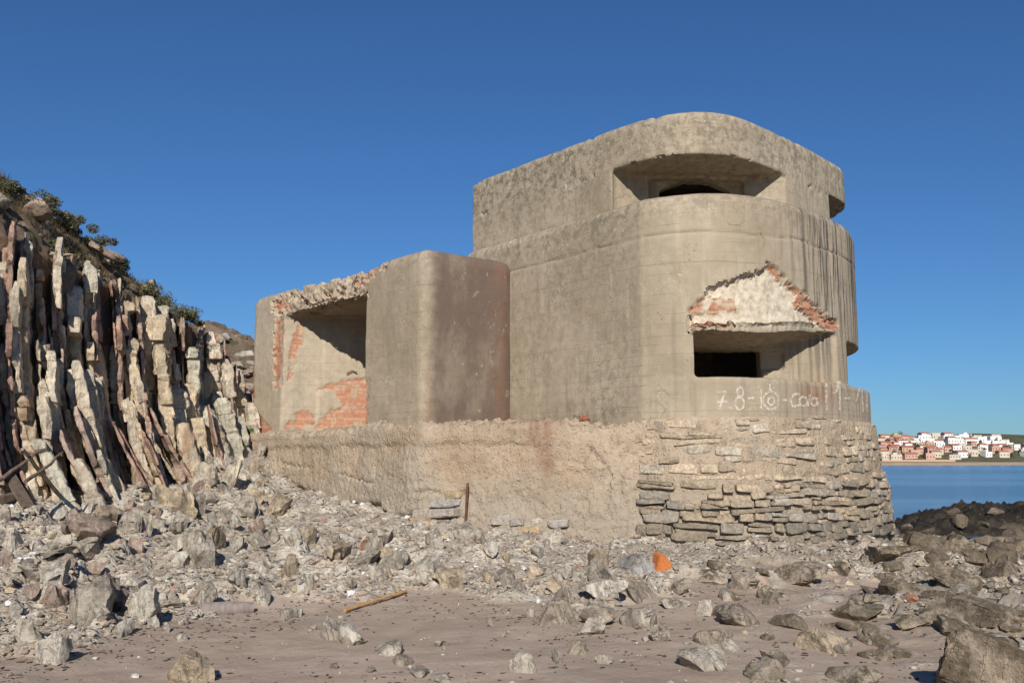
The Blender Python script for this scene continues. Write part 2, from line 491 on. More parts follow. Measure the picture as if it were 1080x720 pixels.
def debris_mask(X):
    u, v = proj(X)
    vb = np.interp(u, [p[0] for p in VB], [p[1] for p in VB])
    nz = fbm(X * np.array([1, 1, 0]), .9, 4, 5)
    m = sst(-10, 16, vb - v + nz * 34)
    right = sst(740, 860, u) * sst(.02, .25, nz + .02) * sst(14, 9, np.abs(X[:, 1] - 12) + 3)
    m = np.maximum(m, right * .5)
    m[X[:, 1] < 6] = 0
    return m


def axis(segs):
    a = [np.array([segs[0][0]])]
    for (s, e, st) in segs:
        a.append(np.linspace(s, e, max(2, int(abs(e - s) / st) + 1))[1:])
    return np.concatenate(a)


def grid_mesh(xs, ys):
    X, Y = np.meshgrid(xs, ys)
    nx, ny = len(xs), len(ys)
    i = np.arange(nx * ny).reshape(ny, nx)
    Fq = np.stack([i[:-1, :-1].ravel(), i[:-1, 1:].ravel(), i[1:, 1:].ravel(), i[1:, :-1].ravel()], 1)
    return X.ravel(), Y.ravel(), Fq


xs = axis([(-120, -30, 10), (-30, -13, 1), (-13, 14, .065), (14, 30, .5), (30, 120, 10)])
ys = axis([(-60, 0, 4), (0, 5.5, .5), (5.5, 20, .05), (20, 32, .15), (32, 60, 2), (60, 90, 10)])
gx, gy, GF = grid_mesh(xs, ys)
gz0 = gh(gx, gy)
GV = np.stack([gx, gy, gz0], 1)
dm = debris_mask(GV)
flat = GV * np.array([1, 1, 0])
# tide-worn bedrock ribs rise through the sand along the strike of the beds
rt = (gx * .91 + gy * .41)


def plates(x, y, cw, cl, seed, thr):
    # broken bedrock: tilted plates in a jittered cell pattern, long axis on the strike
    a = (x * .914 + y * .407) / cw; b = (-x * .407 + y * .914) / cl
    wob = fbm(np.stack([x, y, x * 0], 1), 2.2, 3, seed + 50)
    a = a + wob * .5; b = b + fbm(np.stack([x, y, x * 0 + 5], 1), 2.2, 3, seed + 60) * .4
    ia, ib = np.floor(a).astype(np.int64), np.floor(b).astype(np.int64)
    f1 = np.full(len(x), 9.); f2 = np.full(len(x), 9.); H_ = np.zeros(len(x)); DX = np.zeros(len(x)); DY = np.zeros(len(x)); ID = np.zeros(len(x), np.int64)
    for da in (-1, 0, 1):
        for db in (-1, 0, 1):
            ca, cb = ia + da, ib + db
            idn = ca * 7919 + cb * 104729
            pa = ca + .15 + .7 * hsh(idn, seed); pb_ = cb + .15 + .7 * hsh(idn, seed + 1)
            d = np.maximum(np.abs(a - pa), np.abs(b - pb_)) * .6 + np.hypot(a - pa, b - pb_) * .4
            n_ = d < f1
            f2 = np.where(n_, f1, np.minimum(f2, d)); f1 = np.where(n_, d, f1)
            ID = np.where(n_, idn, ID); DX = np.where(n_, a - pa, DX); DY = np.where(n_, b - pb_, DY)
    hh = hsh(ID, seed + 2)
    on = sst(thr, thr + .05, hh)
    tx = (hsh(ID, seed + 3) - .25) * .9 * cw; ty = (hsh(ID, seed + 4) - .5) * .5 * cl
    e = sst(.0, .16, f2 - f1)
    z = on * e * (.04 + .30 * cw * (hh - thr) / (1 - thr + 1e-6) + DX * tx + DY * ty)
    return z, on * e, hsh(ID, seed + 5)


rib = fbm(np.stack([rt * 1.5, (-gx * .41 + gy * .91) * .28, gx * 0], 1), 1., 4, 31)
ribw = sst(5, 8, gx + .35 * (gy - 9)) * sst(7.0, 8.2, gy) * sst(22, 18, gy)
ribw2 = np.clip(ribw + .45 * sst(.1, .5, dm), 0, 1)
gz = gz0 + dm * (.10 * fbm(flat, 1.6, 4, 2) + .045 * np.abs(fbm(flat, 6, 3, 8)))
gz += (1 - dm) * (.035 * fbm(flat, .9, 3, 3) + .016 * fbm(flat, 3.6, 3, 4) + .006 * fbm(flat, 9, 2, 6))
gz += ribw2 * .22 * np.clip(rib - .12, 0, .5)
p1, o1, c1 = plates(gx, gy, .42, .62, 200, .42)
p2, o2, c2 = plates(gx, gy, .20, .30, 220, .45)
pm = sst(.35, .8, dm) * sst(5.5, 7, gy)
pz = pm * (p1 * .85 + p2 * .8 * (1 - o1 * .6))
p3, o3, c3 = plates(gx, gy, .30, 1.3, 240, .40)
rm = sst(3.0, 4.8, gx + .30 * (gy - 9)) * sst(6.2, 7.2, gy) * sst(24, 20, gy) * sst(-.22, .06, fbm(flat, .55, 3, 36) + .10 * sst(6, 9, gx))
p4, o4, c4 = plates(gx, gy, .17, .6, 260, .45)
pz = pz * (1 - rm) + rm * np.maximum(p3 * 1.25 - .03, p4 * 1.2)
gz += pz
plate_m = np.clip(pm * np.maximum(o1, o2 * .8) * (1 - rm) + rm * np.maximum(o3, o4 * .7), 0, 1); plate_c = np.where(o1 > .3, c1, c2); plate_c = np.where(rm > .5, c3, plate_c)
weedm = sst(7, 12, gx + .25 * (gy - 14)) * sst(9, 14, gy + .3 * gx)
wf = np.clip(ribw * sst(.10, .24, rib), 0, 1)
gz += weedm * (.22 * np.abs(fbm(flat, 1.1, 4, 21)) + .05 * fbm(flat, 5, 3, 22))
GV = np.stack([gx, gy, gz], 1)
ground_me = mesh_np('beach', GV, GF, [GROUND])
attr(ground_me, 'plate', plate_m); attr(ground_me, 'platec', plate_c)
attr(ground_me, 'debris', np.clip(np.maximum(dm, wf * .8), 0, 1)); attr(ground_me, 'weed', np.clip(weedm * .6 + wf * .45 + rm * .62, 0, 1))
ground = tag(link('beach', ground_me), kind='structure')
gbvh = BVHTree.FromPolygons([tuple(v) for v in GV], GF.tolist())


# ------------------------------------------------------------------ reef
rx_, ry_, RF = grid_mesh(np.linspace(8, 50, 520), np.linspace(24.2, 36.5, 190))
cr = np.interp(rx_ / np.maximum(ry_, 1), [.36, .395, .43, .47, .55, .9], [-.50, -.36, -.06, .14, .20, .12])
prof = sst(24.2, 27.5, ry_) * sst(36, 30.5, ry_)
rz_ = -2.6 + (cr + 2.6) * prof
rp_ = np.stack([rx_, ry_, rz_], 1)
rz_ = rz_ + prof * (.30 * fbm(rp_, .9, 5, 121, .6) + .22 * np.abs(fbm(rp_, 2.6, 4, 122, .65)) + .10 * fbm(rp_, 6, 3, 123, .65))
reefm = Mat('reef_weed'); c = reefm.co()
n1 = reefm.noise(c, 2.2, 7, .72); n2_ = reefm.noise(c, 13, 5, .7)
colr = reefm.mix(reefm.mr(n1, .42, .62), (.022, .018, .014), (.062, .049, .034))
colr = reefm.mix(reefm.mr(reefm.noise(c, 4.5, 5, .7), .60, .70, 0, .8), colr, (.24, .205, .155))
REEF = reefm.done(colr, reefm.bump(reefm.math('ADD', n1, n2_), 1., .12), .75)
tag(link('reef', mesh_np('reef', np.stack([rx_, ry_, rz_], 1), RF, [REEF])), kind='structure')
rbvh = BVHTree.FromPolygons([tuple(v) for v in np.stack([rx_, ry_, rz_], 1)], RF.tolist())


def gz_at(x, y):
    h = gbvh.ray_cast(Vector((x, y, 20)), Vector((0, 0, -1)))
    r_ = rbvh.ray_cast(Vector((x, y, 20)), Vector((0, 0, -1)))
    z_ = h[0].z if h[0] else float(gh(x, y)[0])
    return max(z_, r_[0].z) if r_[0] else z_


def Pg(u, v):
    a, b = ray(u, v)
    if v < 600 and u > 930:
        h = rbvh.ray_cast(Vector((0, 0, H)), Vector((a, 1, b)).normalized(), 60)
        if h[0] and h[0].z > -.5: return h[0]
    h = gbvh.ray_cast(Vector((0, 0, H)), Vector((a, 1, b)).normalized(), 60)
    return h[0] if h[0] else P(u, v, 20)


# ------------------------------------------------------------------ sea, far shore
def sheet(name, pts, z, mat):
    me = mesh_np(name, [(x, y, z) for x, y in pts], [list(range(len(pts)))], [mat], False)
    return tag(link(name, me), kind='structure')


sheet('sea', [(-9000, 18), (-9000, 16000), (9000, 16000), (9000, -4000), (30, -4000), (4, 18)], -1.8, SEA)
sheet('tide_pool', [(8.2, 22.5), (13.5, 22.5), (13.5, 27.5), (8.2, 27.5)], -.42, SEA)


# ------------------------------------------------------------------ bunker
C0 = np.array([3.5, 19.2])


def roundpoly(pts, rad, n=6):
    out = []
    k = len(pts)
    for i in range(k):
        p = np.array(pts[i]); a = np.array(pts[i - 1]); b = np.array(pts[(i + 1) % k]); r = rad[i]
        if r <= 0: out.append(p); continue
        da = (a - p) / np.linalg.norm(a - p); db = (b - p) / np.linalg.norm(b - p)
        p0 = p + da * r; p1 = p + db * r
        for t in np.linspace(0, 1, n):
            out.append((1 - t) ** 2 * p0 + 2 * t * (1 - t) * p + t * t * p1)
    return np.array(out)


def offset(pts, d):
    pts = np.asarray(pts); o = np.zeros_like(pts); k = len(pts)
    for i in range(k):
        e1 = pts[i] - pts[i - 1]; e2 = pts[(i + 1) % k] - pts[i]
        n1 = np.array([e1[1], -e1[0]]) / (np.linalg.norm(e1) + 1e-9); n2 = np.array([e2[1], -e2[0]]) / (np.linalg.norm(e2) + 1e-9)
        n = n1 + n2; n /= np.linalg.norm(n) + 1e-9
        o[i] = pts[i] + n * d / max(.4, float(n @ n1))
    return o


def prism(rings):                            # rings: [(pts, z)], counter-clockwise outlines
    V = []; Fc = []
    k = len(rings[0][0])
    for pts, z in rings: V += [(p[0], p[1], z) for p in pts]
    for r in range(len(rings) - 1):
        for i in range(k):
            j = (i + 1) % k
            Fc.append([r * k + i, r * k + j, (r + 1) * k + j, (r + 1) * k + i])
    Fc.append(list(range(k))[::-1]); Fc.append([(len(rings) - 1) * k + i for i in range(k)])
    return V, Fc


def solid(rings, cutters, vox):
    V, Fc = prism(rings)
    me = mesh_np('tmp', V, Fc)
    o = bpy.data.objects.new('tmp', me); COL.objects.link(o)
    tmp = [o]
    for c in cutters:
        cv, cf = prism(c) if isinstance(c, list) else c
        cm = mesh_np('tmpc', cv, cf)
        bm = bmesh.new(); bm.from_mesh(cm); bmesh.ops.recalc_face_normals(bm, faces=bm.faces); bm.to_mesh(cm); bm.free()
        co = bpy.data.objects.new('tmpc', cm); COL.objects.link(co); tmp.append(co)
        md = o.modifiers.new('b', 'BOOLEAN'); md.operation = 'DIFFERENCE'; md.solver = 'EXACT'; md.object = co
    md = o.modifiers.new('r', 'REMESH'); md.mode = 'VOXEL'; md.voxel_size = vox; md.adaptivity = 0
    bpy.context.view_layer.update()
    dg = bpy.context.evaluated_depsgraph_get()
    res = bpy.data.meshes.new_from_object(o.evaluated_get(dg), depsgraph=dg)
    for t in tmp: bpy.data.objects.remove(t)
    return res


def circ(r, az): return C0 + r * np.array([math.cos(R(az)), math.sin(R(az))])


def spline(pts, n=5):
    pts = [np.array(p, float) for p in pts]; out = []
    for i in range(len(pts) - 1):
        a = pts[max(i - 1, 0)]; b = pts[i]; c = pts[i + 1]; d = pts[min(i + 2, len(pts) - 1)]
        for t in np.linspace(0, 1, n, endpoint=False):
            out.append(.5 * (2 * b + (c - a) * t + (2 * a - 5 * b + 4 * c - d) * t * t + (3 * b - 3 * c + d - a) * t ** 3))
    out.append(pts[-1]); return out


UP_PTS = [(-.86, 20.2)] + spline([(1.30, 17.50), (1.80, 16.88), (2.26, 16.38), (2.71, 16.06), (3.15, 15.93), (3.62, 15.98), (4.15, 16.26), (4.83, 16.88), (5.66, 17.73), (6.38, 18.53), (6.88, 19.15), (7.1, 19.9), (6.95, 21), (6.3, 22.2), (5, 23.3)]) + [(3.6, 24.2)]
BODY_R = spline([(2.20, 15.93), (2.62, 15.68), (3.15, 15.50), (3.7, 15.53), (4.15, 15.68), (4.6, 15.93), (5.12, 16.32), (5.75, 16.95), (6.3, 17.6), (6.76, 18.4), (7.04, 19.2), (7.15, 20), (7.1, 21), (6.6, 22.3), (5.4, 23.6)])
BODY_PTS = [(-.99, 20.1)] + BODY_R + [(4, 24.6)]
SK_R = spline([(2.195, 15.925), (2.612, 15.665), (3.15, 15.475), (3.7, 15.49), (4.16, 15.63), (4.62, 15.87), (5.16, 16.24), (5.86, 16.88), (6.46, 17.55), (6.93, 18.35), (7.20, 19.2), (7.33, 20), (7.3, 21), (6.8, 22.5), (5.5, 23.8)])
SK_PTS = [(-.995, 20.095)] + SK_R + [(4, 24.7)]


def cutplan(pts, z0, plane):
    # cutter with a flat sill and a sloping soffit z = p0 + p1 * (x - p3) + p2 * (y - p4)
    pts = [tuple(p) for p in pts]; k = len(pts)
    V = [(x, y, z0) for x, y in pts]
    V += [(x, y, plane[0] + plane[1] * (x - plane[3]) + plane[2] * (y - plane[4])) for x, y in pts]
    Fc = [list(range(k)), list(range(k, 2 * k))[::-1]] + [[i, i + k, (i + 1) % k + k, (i + 1) % k] for i in range(k)]
    return V, Fc


def tower_outline(r, p0, az0):
    az1 = 38
    pts = [np.array(p0)] + [circ(r, t) for t in np.linspace(az0, az1, 90)]
    pts.append(circ(r, az1) + A_ * 3.3)
    return np.array(pts)


def finish(me, name, parent, mat, vox_noise=.012, extra=None):
    V = getco(me); N = getno(me)
    ins = (V[:, 1] > 0)
    d = vox_noise * fbm(V, 1.1, 3, 41) + .35 * vox_noise * fbm(V, 7, 3, 43)
    if extra is not None:
        dd, attrs, dv = extra(V, N)
        d = d + dd
    else: attrs, dv = {}, None
    V2 = V + N * d[:, None]
    if dv is not None: V2 = V2 + dv
    setco(me, V2)
    for k, a in attrs.items(): attr(me, k, a)
    me.materials.clear(); me.materials.append(mat)
    me.polygons.foreach_set('use_smooth', np.full(len(me.polygons), True))
    me.set_sharp_from_angle(angle=R(48))
    return link(name, me, parent)


bunker = bpy.data.objects.new('bunker', None); COL.objects.link(bunker)
tag(bunker, 'derelict round concrete bunker with gun slits and ruined side chamber on a stone plinth', 'bunker')

ZU0, ZU1, ZB0, ZB1 = 5.95, 7.70, 2.36, 6.12
# upper storey
upo = np.array(UP_PTS)
rings = [(offset(upo, -.02), ZU0 - .6), (upo, ZU0 - .3), (upo, ZU1 - .12), (offset(upo, -.03), ZU1 - .05), (offset(upo, -.10), ZU1)]
room = [circ(2.3, t) for t in np.linspace(-180, 180, 40, endpoint=False)]


def splay(pl, pr, il, ir, z0, z1o, z1i, out):
    # frustum: outer left/right, inner left/right; ceiling slopes from z1o to z1i
    pl, pr, il, ir = map(np.array, (pl, pr, il, ir))
    mid = (pl + pr) / 2; inn = (il + ir) / 2
    d = (mid - inn) / np.linalg.norm(mid - inn)
    ol = pl + (pl - il) / np.linalg.norm(pl - il) * out; orr = pr + (pr - ir) / np.linalg.norm(pr - ir) * out
    s = out / np.linalg.norm(mid - inn)
    zo = z1o + (z1o - z1i) * s
    V = [(*ol, z0), (*orr, z0), (*ir, z0), (*il, z0), (*ol, zo), (*orr, zo), (*ir, z1i), (*il, z1i)]
    return V, [[0, 1, 2, 3], [7, 6, 5, 4], [0, 4, 5, 1], [1, 5, 6, 2], [2, 6, 7, 3], [3, 7, 4, 0]]


def arch_slot(l, r, depth_dir, depth, z0, z1, rise):
    l, r = np.array(l), np.array(r); dd = np.array(depth_dir)
    prof = [(0, z0), (1, z0)] + [(t, z1 + rise * math.sin(math.pi * t)) for t in np.linspace(1, 0, 11)]
    V = []; n = len(prof)
    for s in (-.3, depth):
        for t, z in prof:
            p = l + (r - l) * t + dd * s; V.append((p[0], p[1], z))
    Fc = [list(range(n)), list(range(n, 2 * n))[::-1]] + [[i, i + n, (i + 1) % n + n, (i + 1) % n] for i in range(n)]
    return V, Fc


fl0 = lambda z: (z, 0, 0, 0, 0)
cut_u = [
    cutplan([(1.2, 14.8), (1.86, 16.93), (2.42, 17.22), (4.50, 17.32), (5.12, 17.12), (5.9, 14.8)], ZU0 - .05, fl0(6.905)),
    cutplan([(2.5, 17.0), (2.62, 17.5), (4.34, 17.5), (4.42, 17.0)], ZU0 - .04, fl0(6.86)),
    arch_slot((2.80, 17.45), (4.14, 17.45), (0, 1), .6, ZU0 - .03, 6.71, .19),
    [([(2.5, 17.78), (4.5, 17.78), (5.2, 18.4), (6.1, 19.8), (4.6, 21.8), (1.5, 20.3)], ZU0 - .1), ([(2.5, 17.78), (4.5, 17.78), (5.2, 18.4), (6.1, 19.8), (4.6, 21.8), (1.5, 20.3)], 7.2)],
    cutplan([(6.37, 18.52), (8.0, 17.9), (9, 20), (8, 21.6), (6.9, 21.0), (6.3, 20.2), (6.0, 19.2)], ZU0 - .05, fl0(6.93)),
    cutplan([(6.2, 19.3), (6.45, 20.1), (5.6, 20.4), (5.5, 19.6)], ZU0 - .04, fl0(6.7)),
]
up_me = solid(rings, cut_u, .034)


def base_attrs(V, N):
    n = len(V)
    return {k: np.zeros(n) for k in ('rubble', 'plaster', 'brick', 'purple', 'rust', 'drip', 'lichen')}


def wuv_tower(V):
    az = np.arctan2(V[:, 1] - C0[1], V[:, 0] - C0[0])
    return np.stack([az * 3.45, V[:, 2], V[:, 0] * 0], 1)


def ex_upper(V, N):
    a = base_attrs(V, N)
    u, v = proj(V)
    r = np.hypot(V[:, 0] - C0[0], V[:, 1] - C0[1])
    a['lichen'] = sst(6.3, 7.3, V[:, 2]) * .75 + .25 + .3 * sst(640, 600, u)
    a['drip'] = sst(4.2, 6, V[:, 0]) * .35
    a['wuv'] = wuv_tower(V)
    d = -.06 * sst(.18, .5, fbm(V, 2.4, 4, 51)) * sst(ZU1 - .14, ZU1 - .02, V[:, 2])
    d += -.05 * sst(.2, .45, fbm(V, 5, 3, 53)) * np.exp(-((V[:, 2] - 6.9) / .05) ** 2)
    return d, a, None


upper = finish(up_me, 'upper_storey', bunker, CONC, .013, ex_upper)

# gun storey
RB = 3.45
bdo = np.array(BODY_PTS)
bds = np.array(SK_PTS)
rings = [(bds, ZB0 - .3), (bds, 2.95), (bdo, 2.99), (bdo, ZB1 - .16), (offset(bdo, -.04), ZB1 - .06), (offset(bdo, -.14), ZB1)]
S0 = 2.985
hall = [(2.9, 17.72), (4.8, 17.72), (6.0, 19.8), (4.6, 21.6), (1.6, 20.4)]
cut_b = [
    cutplan([(2.8, 14.4), (3.00, 15.5), (3.14, 17.0), (4.62, 17.28), (5.93, 17.12), (6.9, 15.2)], S0, (3.80, .11, -.125, 3.0, 15.55)),
    cutplan([(3.12, 16.9), (3.16, 17.2), (4.62, 17.32), (4.66, 17.0)], S0, fl0(3.655)),
    cutplan([(3.15, 17.1), (3.2, 18.8), (4.58, 18.8), (4.58, 17.1)], S0, fl0(3.64)),
    cutplan([(4.50, 16.9), (4.50, 17.40), (4.98, 17.36), (4.98, 16.9)], 3.26, fl0(3.63)),
    [(hall, 2.7), (hall, 5.4)],
    cutplan([(6.22, 17.5), (7.6, 16.6), (9.4, 19), (8.6, 21.2), (6.9, 20.8), (6.3, 20.0), (5.95, 18.4)], S0 + .01, fl0(3.82)),
    cutplan([(6.2, 18.7), (6.4, 19.8), (5.6, 19.9), (5.5, 18.9)], S0 + .01, fl0(3.6)),
]
bd_me = solid(rings, cut_b, .034)
HOLE = [(724, 346), (726, 334), (731, 324), (738, 316), (748, 303), (760, 298), (774, 296), (786, 290), (796, 288), (803, 284), (810, 277), (818, 279), (828, 288), (838, 300), (850, 310), (858, 320), (868, 328), (876, 336), (884, 343), (884, 348), (800, 352), (724, 350)]
HBR = [[(724, 312), (778, 312), (779, 326), (760, 328), (724, 330)],
       [(806, 276), (822, 279), (842, 300), (862, 318), (886, 338), (886, 352), (872, 350), (858, 332), (843, 322), (840, 306), (822, 292)],
       [(727, 338), (800, 345), (818, 350), (790, 352), (727, 348)]]


def ex_body(V, N):
    a = base_attrs(V, N)
    u, v = proj(V)
    od = linedist(V[:, 0], V[:, 1], BODY_PTS)
    nz = fbm(V, 7, 3, 61)
    un = u + nz * 7; vn = v + fbm(V, 9, 3, 62) * 6
    r = np.hypot(V[:, 0] - C0[0], V[:, 1] - C0[1])
    outer = (od < .13) & (V[:, 1] < 17.9)
    l9 = fbm(V, 13, 3, 69)
    ins = inpoly(un + l9 * 3, vn + l9 * 3, HOLE) & outer & (V[:, 2] > 3.70)
    sd_ = linedist(un + l9 * 3, vn + l9 * 3, HOLE + [HOLE[0]]) * np.where(inpoly(un + l9 * 3, vn + l9 * 3, HOLE), 1, -1)
    edge = sst(-1.6, 1.8, sd_) * (outer & (V[:, 2] > 3.70))
    hb = np.zeros(len(V), bool)
    for p in HBR: hb |= inpoly(u + nz * 5, v + l9 * 5, p)
    brk = hb & ins
    course = np.mod(V[:, 2] + .012 * nz, .085) < .016
    right_ = sst(836, 850, u)
    d = -edge * (.13 + .02 * nz) - .012 * edge * fbm(V, 14, 3, 64)
    d += brk * (.045 + .045 * right_ * hsh(np.floor(V[:, 2] / .085).astype(int), 6)) - brk * course * .022
    a['brick'] = brk * np.clip(.80 + .9 * fbm(V, 5, 4, 68), 0, 1)
    a['plaster'] = edge * (1 - a['brick'])
    sof = (V[:, 2] > 3.5) & (V[:, 2] < 3.86) & (od > .03) & (N[:, 2] < -.4) & (u > 700)
    a['rubble'] = np.maximum(a['rubble'], sof * .8)
    d += sof * .03 * fbm(V, 12, 3, 66)
    # ragged lip
    lip = np.exp(-((V[:, 2] - (3.80 + .11 * (V[:, 0] - 3) - .125 * (V[:, 1] - 15.55))) / .06) ** 2) * (od < .3) * (u > 722) * (u < 890)
    d += -lip * .018 * np.abs(fbm(V, 11, 3, 65)) * 2
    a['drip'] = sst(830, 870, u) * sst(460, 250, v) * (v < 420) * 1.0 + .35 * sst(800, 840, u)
    a['rust'] = np.exp(-(((u - 862) / 16) ** 2 + ((v - 415) / 14) ** 2)) * 1.2
    a['lichen'] = np.clip(sst(5.5, 6.05, V[:, 2]) * .55 + .12 + .70 * sst(700, 640, u) * (.6 + .8 * fbm(V, .6, 3, 74)), 0, 1)
    wedge = sst(.25, .55, fbm(V, 3, 4, 71)) * sst(ZB1 - .22, ZB1 - .06, V[:, 2])
    d -= .06 * wedge
    # pour joint below the shoulder
    d -= .022 * np.exp(-((V[:, 2] - 5.42 + .05 * fbm(V, .9, 3, 72)) / .022) ** 2) * (od < .3)
    a['wuv'] = wuv_tower(V)
    dv = np.zeros_like(V)
    dv[:, 2] = -.13 * np.exp(-((V[:, 0] - 4.15) / .85) ** 2) * np.exp(-((V[:, 2] - 3.86) / .17) ** 2) * (V[:, 1] < 17) * (u > 720)
    return d, a, dv


body = finish(bd_me, 'gun_storey', bunker, CONC, .012, ex_body)

# side chamber
Q = np.array([-1.64, 17.5]); Q2 = np.array([-6.45, 23.2])
side_o = roundpoly([Q, (-.10, 18.72), (.35, 19.7), (-.6, 22.5), (-3.3, 25.3), Q2], [.24, .20, 0, 0, .3, .30], 9)
ZS = 5.62
rings = [(side_o, 1.9), (side_o, ZS - .22), (offset(side_o, -.03), ZS - .12), (offset(side_o, -.09), ZS - .04), (offset(side_o, -.18), ZS)]
J = Q + (Q2 - Q) * .278; Lf = Q + (Q2 - Q) * .765
cutp = [J - B_ * .6 + np.array([-.1, 0]), J, J + np.array([1.2, 1.2]), np.array([-1.6, 22.06]), np.array([-4.9, 21.98]), Lf, Lf - B_ * .6]
cut_s = [[(cutp, 1.7), (cutp, 4.98)]]
sd_me = solid(rings, cut_s, .034)
CH_BR = [[(345, 405), (360, 402), (388, 396), (388, 470), (322, 470), (334, 448), (346, 432), (362, 428), (352, 412), (332, 412)],
         [(300, 452), (318, 434), (328, 432), (330, 446), (316, 458), (304, 462)], [(262, 434), (272, 436), (286, 452), (286, 470), (270, 462), (262, 470)],
         [(309, 352), (318, 338), (322, 338), (317, 362), (309, 394), (304, 404), (306, 370)],
         [(289, 335), (297, 335), (297, 362), (293, 410), (288, 410)], [(286, 318), (302, 314), (302, 326), (288, 330)], [(260, 400), (266, 360), (268, 400), (267, 470), (260, 470)],
         [(366, 300), (392, 276), (402, 275), (380, 302)]]
LINT = [(284, 318), (300, 310), (330, 296), (352, 288), (380, 280), (404, 268), (420, 266), (404, 280), (386, 300), (386, 312), (330, 332), (300, 332), (290, 338)]


def ex_side(V, N):
    a = base_attrs(V, N)
    u, v = proj(V)
    nz = fbm(V, 6, 3, 81)
    un, vn = u + nz * 6, v + nz * 6
    wl = (V[:, :2] - Q) @ (-B_)                  # distance outside the front wall line
    front = (wl > -.28)
    lint = inpoly(un, vn, LINT) & (V[:, 2] > 4.7)
    a['rubble'] = lint * 1.
    lump = fbm(V, 3.2, 5, 82, .6); l2 = fbm(V, 10, 3, 84)
    d = lint * (-.07 + .11 * lump + .06 * l2)
    near = (V[:, 2] > 4.85) & (V[:, 2] < 5.2) & front & (u > 296) & (u < 390)
    d -= near * .05 * np.abs(l2)
    hb = np.zeros(len(V), bool)
    for p in CH_BR: hb |= inpoly(u + nz * 5, v + nz * 5, p)
    hb &= (V[:, 1] < 23.2)
    a['brick'] = hb * np.clip(.78 + .9 * fbm(V, 4, 4, 88), 0, 1)
    d -= hb * (.022 + .012 * (np.mod(V[:, 2], .085) < .014))
    rag = (np.abs(u - 294) < 5 + nz * 4) & (v > 330) & (v < 408)
    a['rubble'] = np.maximum(a['rubble'], rag * .7); d -= rag * .03 * (1 + nz)
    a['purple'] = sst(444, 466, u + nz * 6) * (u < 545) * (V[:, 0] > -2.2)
    a['rust'] = .5 * np.exp(-((u - 529) / 9) ** 2) + .5 * np.exp(-((u - 452) / 5.) ** 2) * sst(360, 440, v)
    a['lichen'] = .3 + .5 * sst(5.2, 5.6, V[:, 2])
    lef = sst(.2, .5, fbm(V, 2.3, 4, 86)) * sst(ZS - .25, ZS, V[:, 2]) * (u < 440)
    d -= lef * .10
    cheek = (V[:, 1] > 21.5) & (N[:, 1] < -.6)
    s = np.where(cheek, V[:, 0], (V[:, :2] @ A_))
    a['wuv'] = np.stack([s, V[:, 2], s * 0], 1)
    a['plaster'] = cheek * .18 * (1 - a['brick'])
    return d, a, None


side = finish(sd_me, 'side_chamber', bunker, CONC, .014, ex_side)

# plinth core
SKA = np.array(SK_R)


def plinth_pts(e):
    arc = [tuple(p) for p in offset(np.concatenate([[[-.5, 19]], SKA, [[4, 25]]]), .05 + e)[1:-1]]
    return [(-6.85 - e * .5, 23.1 - e * .3), (-1.75, 17.2 - e), (.5, 16.38 - e)] + arc + [(3.9, 24.9), (-.6, 22.5), (-3.4, 25.6)]


rp = [.3, .5, .4] + [0] * len(SKA) + [0, 0, 0]
rings = [(roundpoly(plinth_pts(.34), rp), -.9), (roundpoly(plinth_pts(.24), rp), 0), (roundpoly(plinth_pts(.05), rp), 2.27), (roundpoly(plinth_pts(.0), rp), 2.36)]
pl_me = solid(rings, [], .034)
CRACKS = [[(283, 505), (300, 509), (318, 517), (330, 523), (345, 531), (362, 535), (398, 533), (402, 540), (408, 546), (424, 548), (438, 542)], [(440, 520), (452, 517), (468, 522), (490, 518)],
          [(300, 490), (330, 494)], [(360, 500), (392, 510)], [(600, 446), (680, 440)], [(620, 470), (645, 500), (640, 540)]]


def ex_plinth(V, N):
    u, v = proj(V)
    nz = fbm(V, 1.4, 4, 91); l2 = fbm(V, 6, 4, 92, .6); l3 = fbm(V, 17, 3, 93, .6)
    left = sst(686, 668, u + 6 * l2)
    low = sst(1.9, .6, V[:, 2])
    low = sst(1.9, .6, V[:, 2])
    band = sst(1.86, 1.96, V[:, 2] + .10 * nz + .05 * l2)
    d = left * (.05 * nz + (.012 + .03 * low) * l2 * (1.3 - .8 * band) * (1 - .5 * sst(470, 400, u)) + .022 * l3 * (1.2 - .7 * band) + .04 * band * sst(620, 560, u)) + (1 - left) * (.015 * l2 + .014 * l3 - .03 * sst(1.5, .9, V[:, 2]) - .022)
    cr = np.full(len(V), 1e9)
    for c in CRACKS: cr = np.minimum(cr, linedist(u + l2 * 5, v + l3 * 4, c))
    big = linedist(u + l2 * 5, v + l3 * 4, CRACKS[0])
    d -= left * (.13 * np.exp(-(big / 3.4) ** 2) + .05 * np.exp(-(cr / 1.3) ** 2))
    # ledges left by the render breaking off in layers
    led = np.floor((V[:, 2] + .25 * nz) / .34)
    d += left * .035 * (hsh(led.astype(int), 5) - .5) * sst(2.2, 1.8, V[:, 2])
    top = sst(2.05, 2.36, V[:, 2])
    dv = np.zeros_like(V); dv[:, 2] = top * left * (-.10 + .10 * l2 + .07 * nz) - top * sst(420, 300, u) * .08
    a = {'rust': .95 * np.exp(-((u - 571) / 15 + .25 * l2) ** 2) * sst(560, 480, v), 'wet': np.clip(low * .9 * sst(.0, .5, nz * .6 + low) + .55 * sst(520, 420, u) * sst(-.3, .3, nz + l2), 0, 1),
         'red': (np.exp(-(((u - 392) / 18) ** 2 + ((v - 575) / 10) ** 2))) * 1.}
    return d, a, dv


plinth = finish(pl_me, 'plinth', bunker, RUBW, .02, ex_plinth)


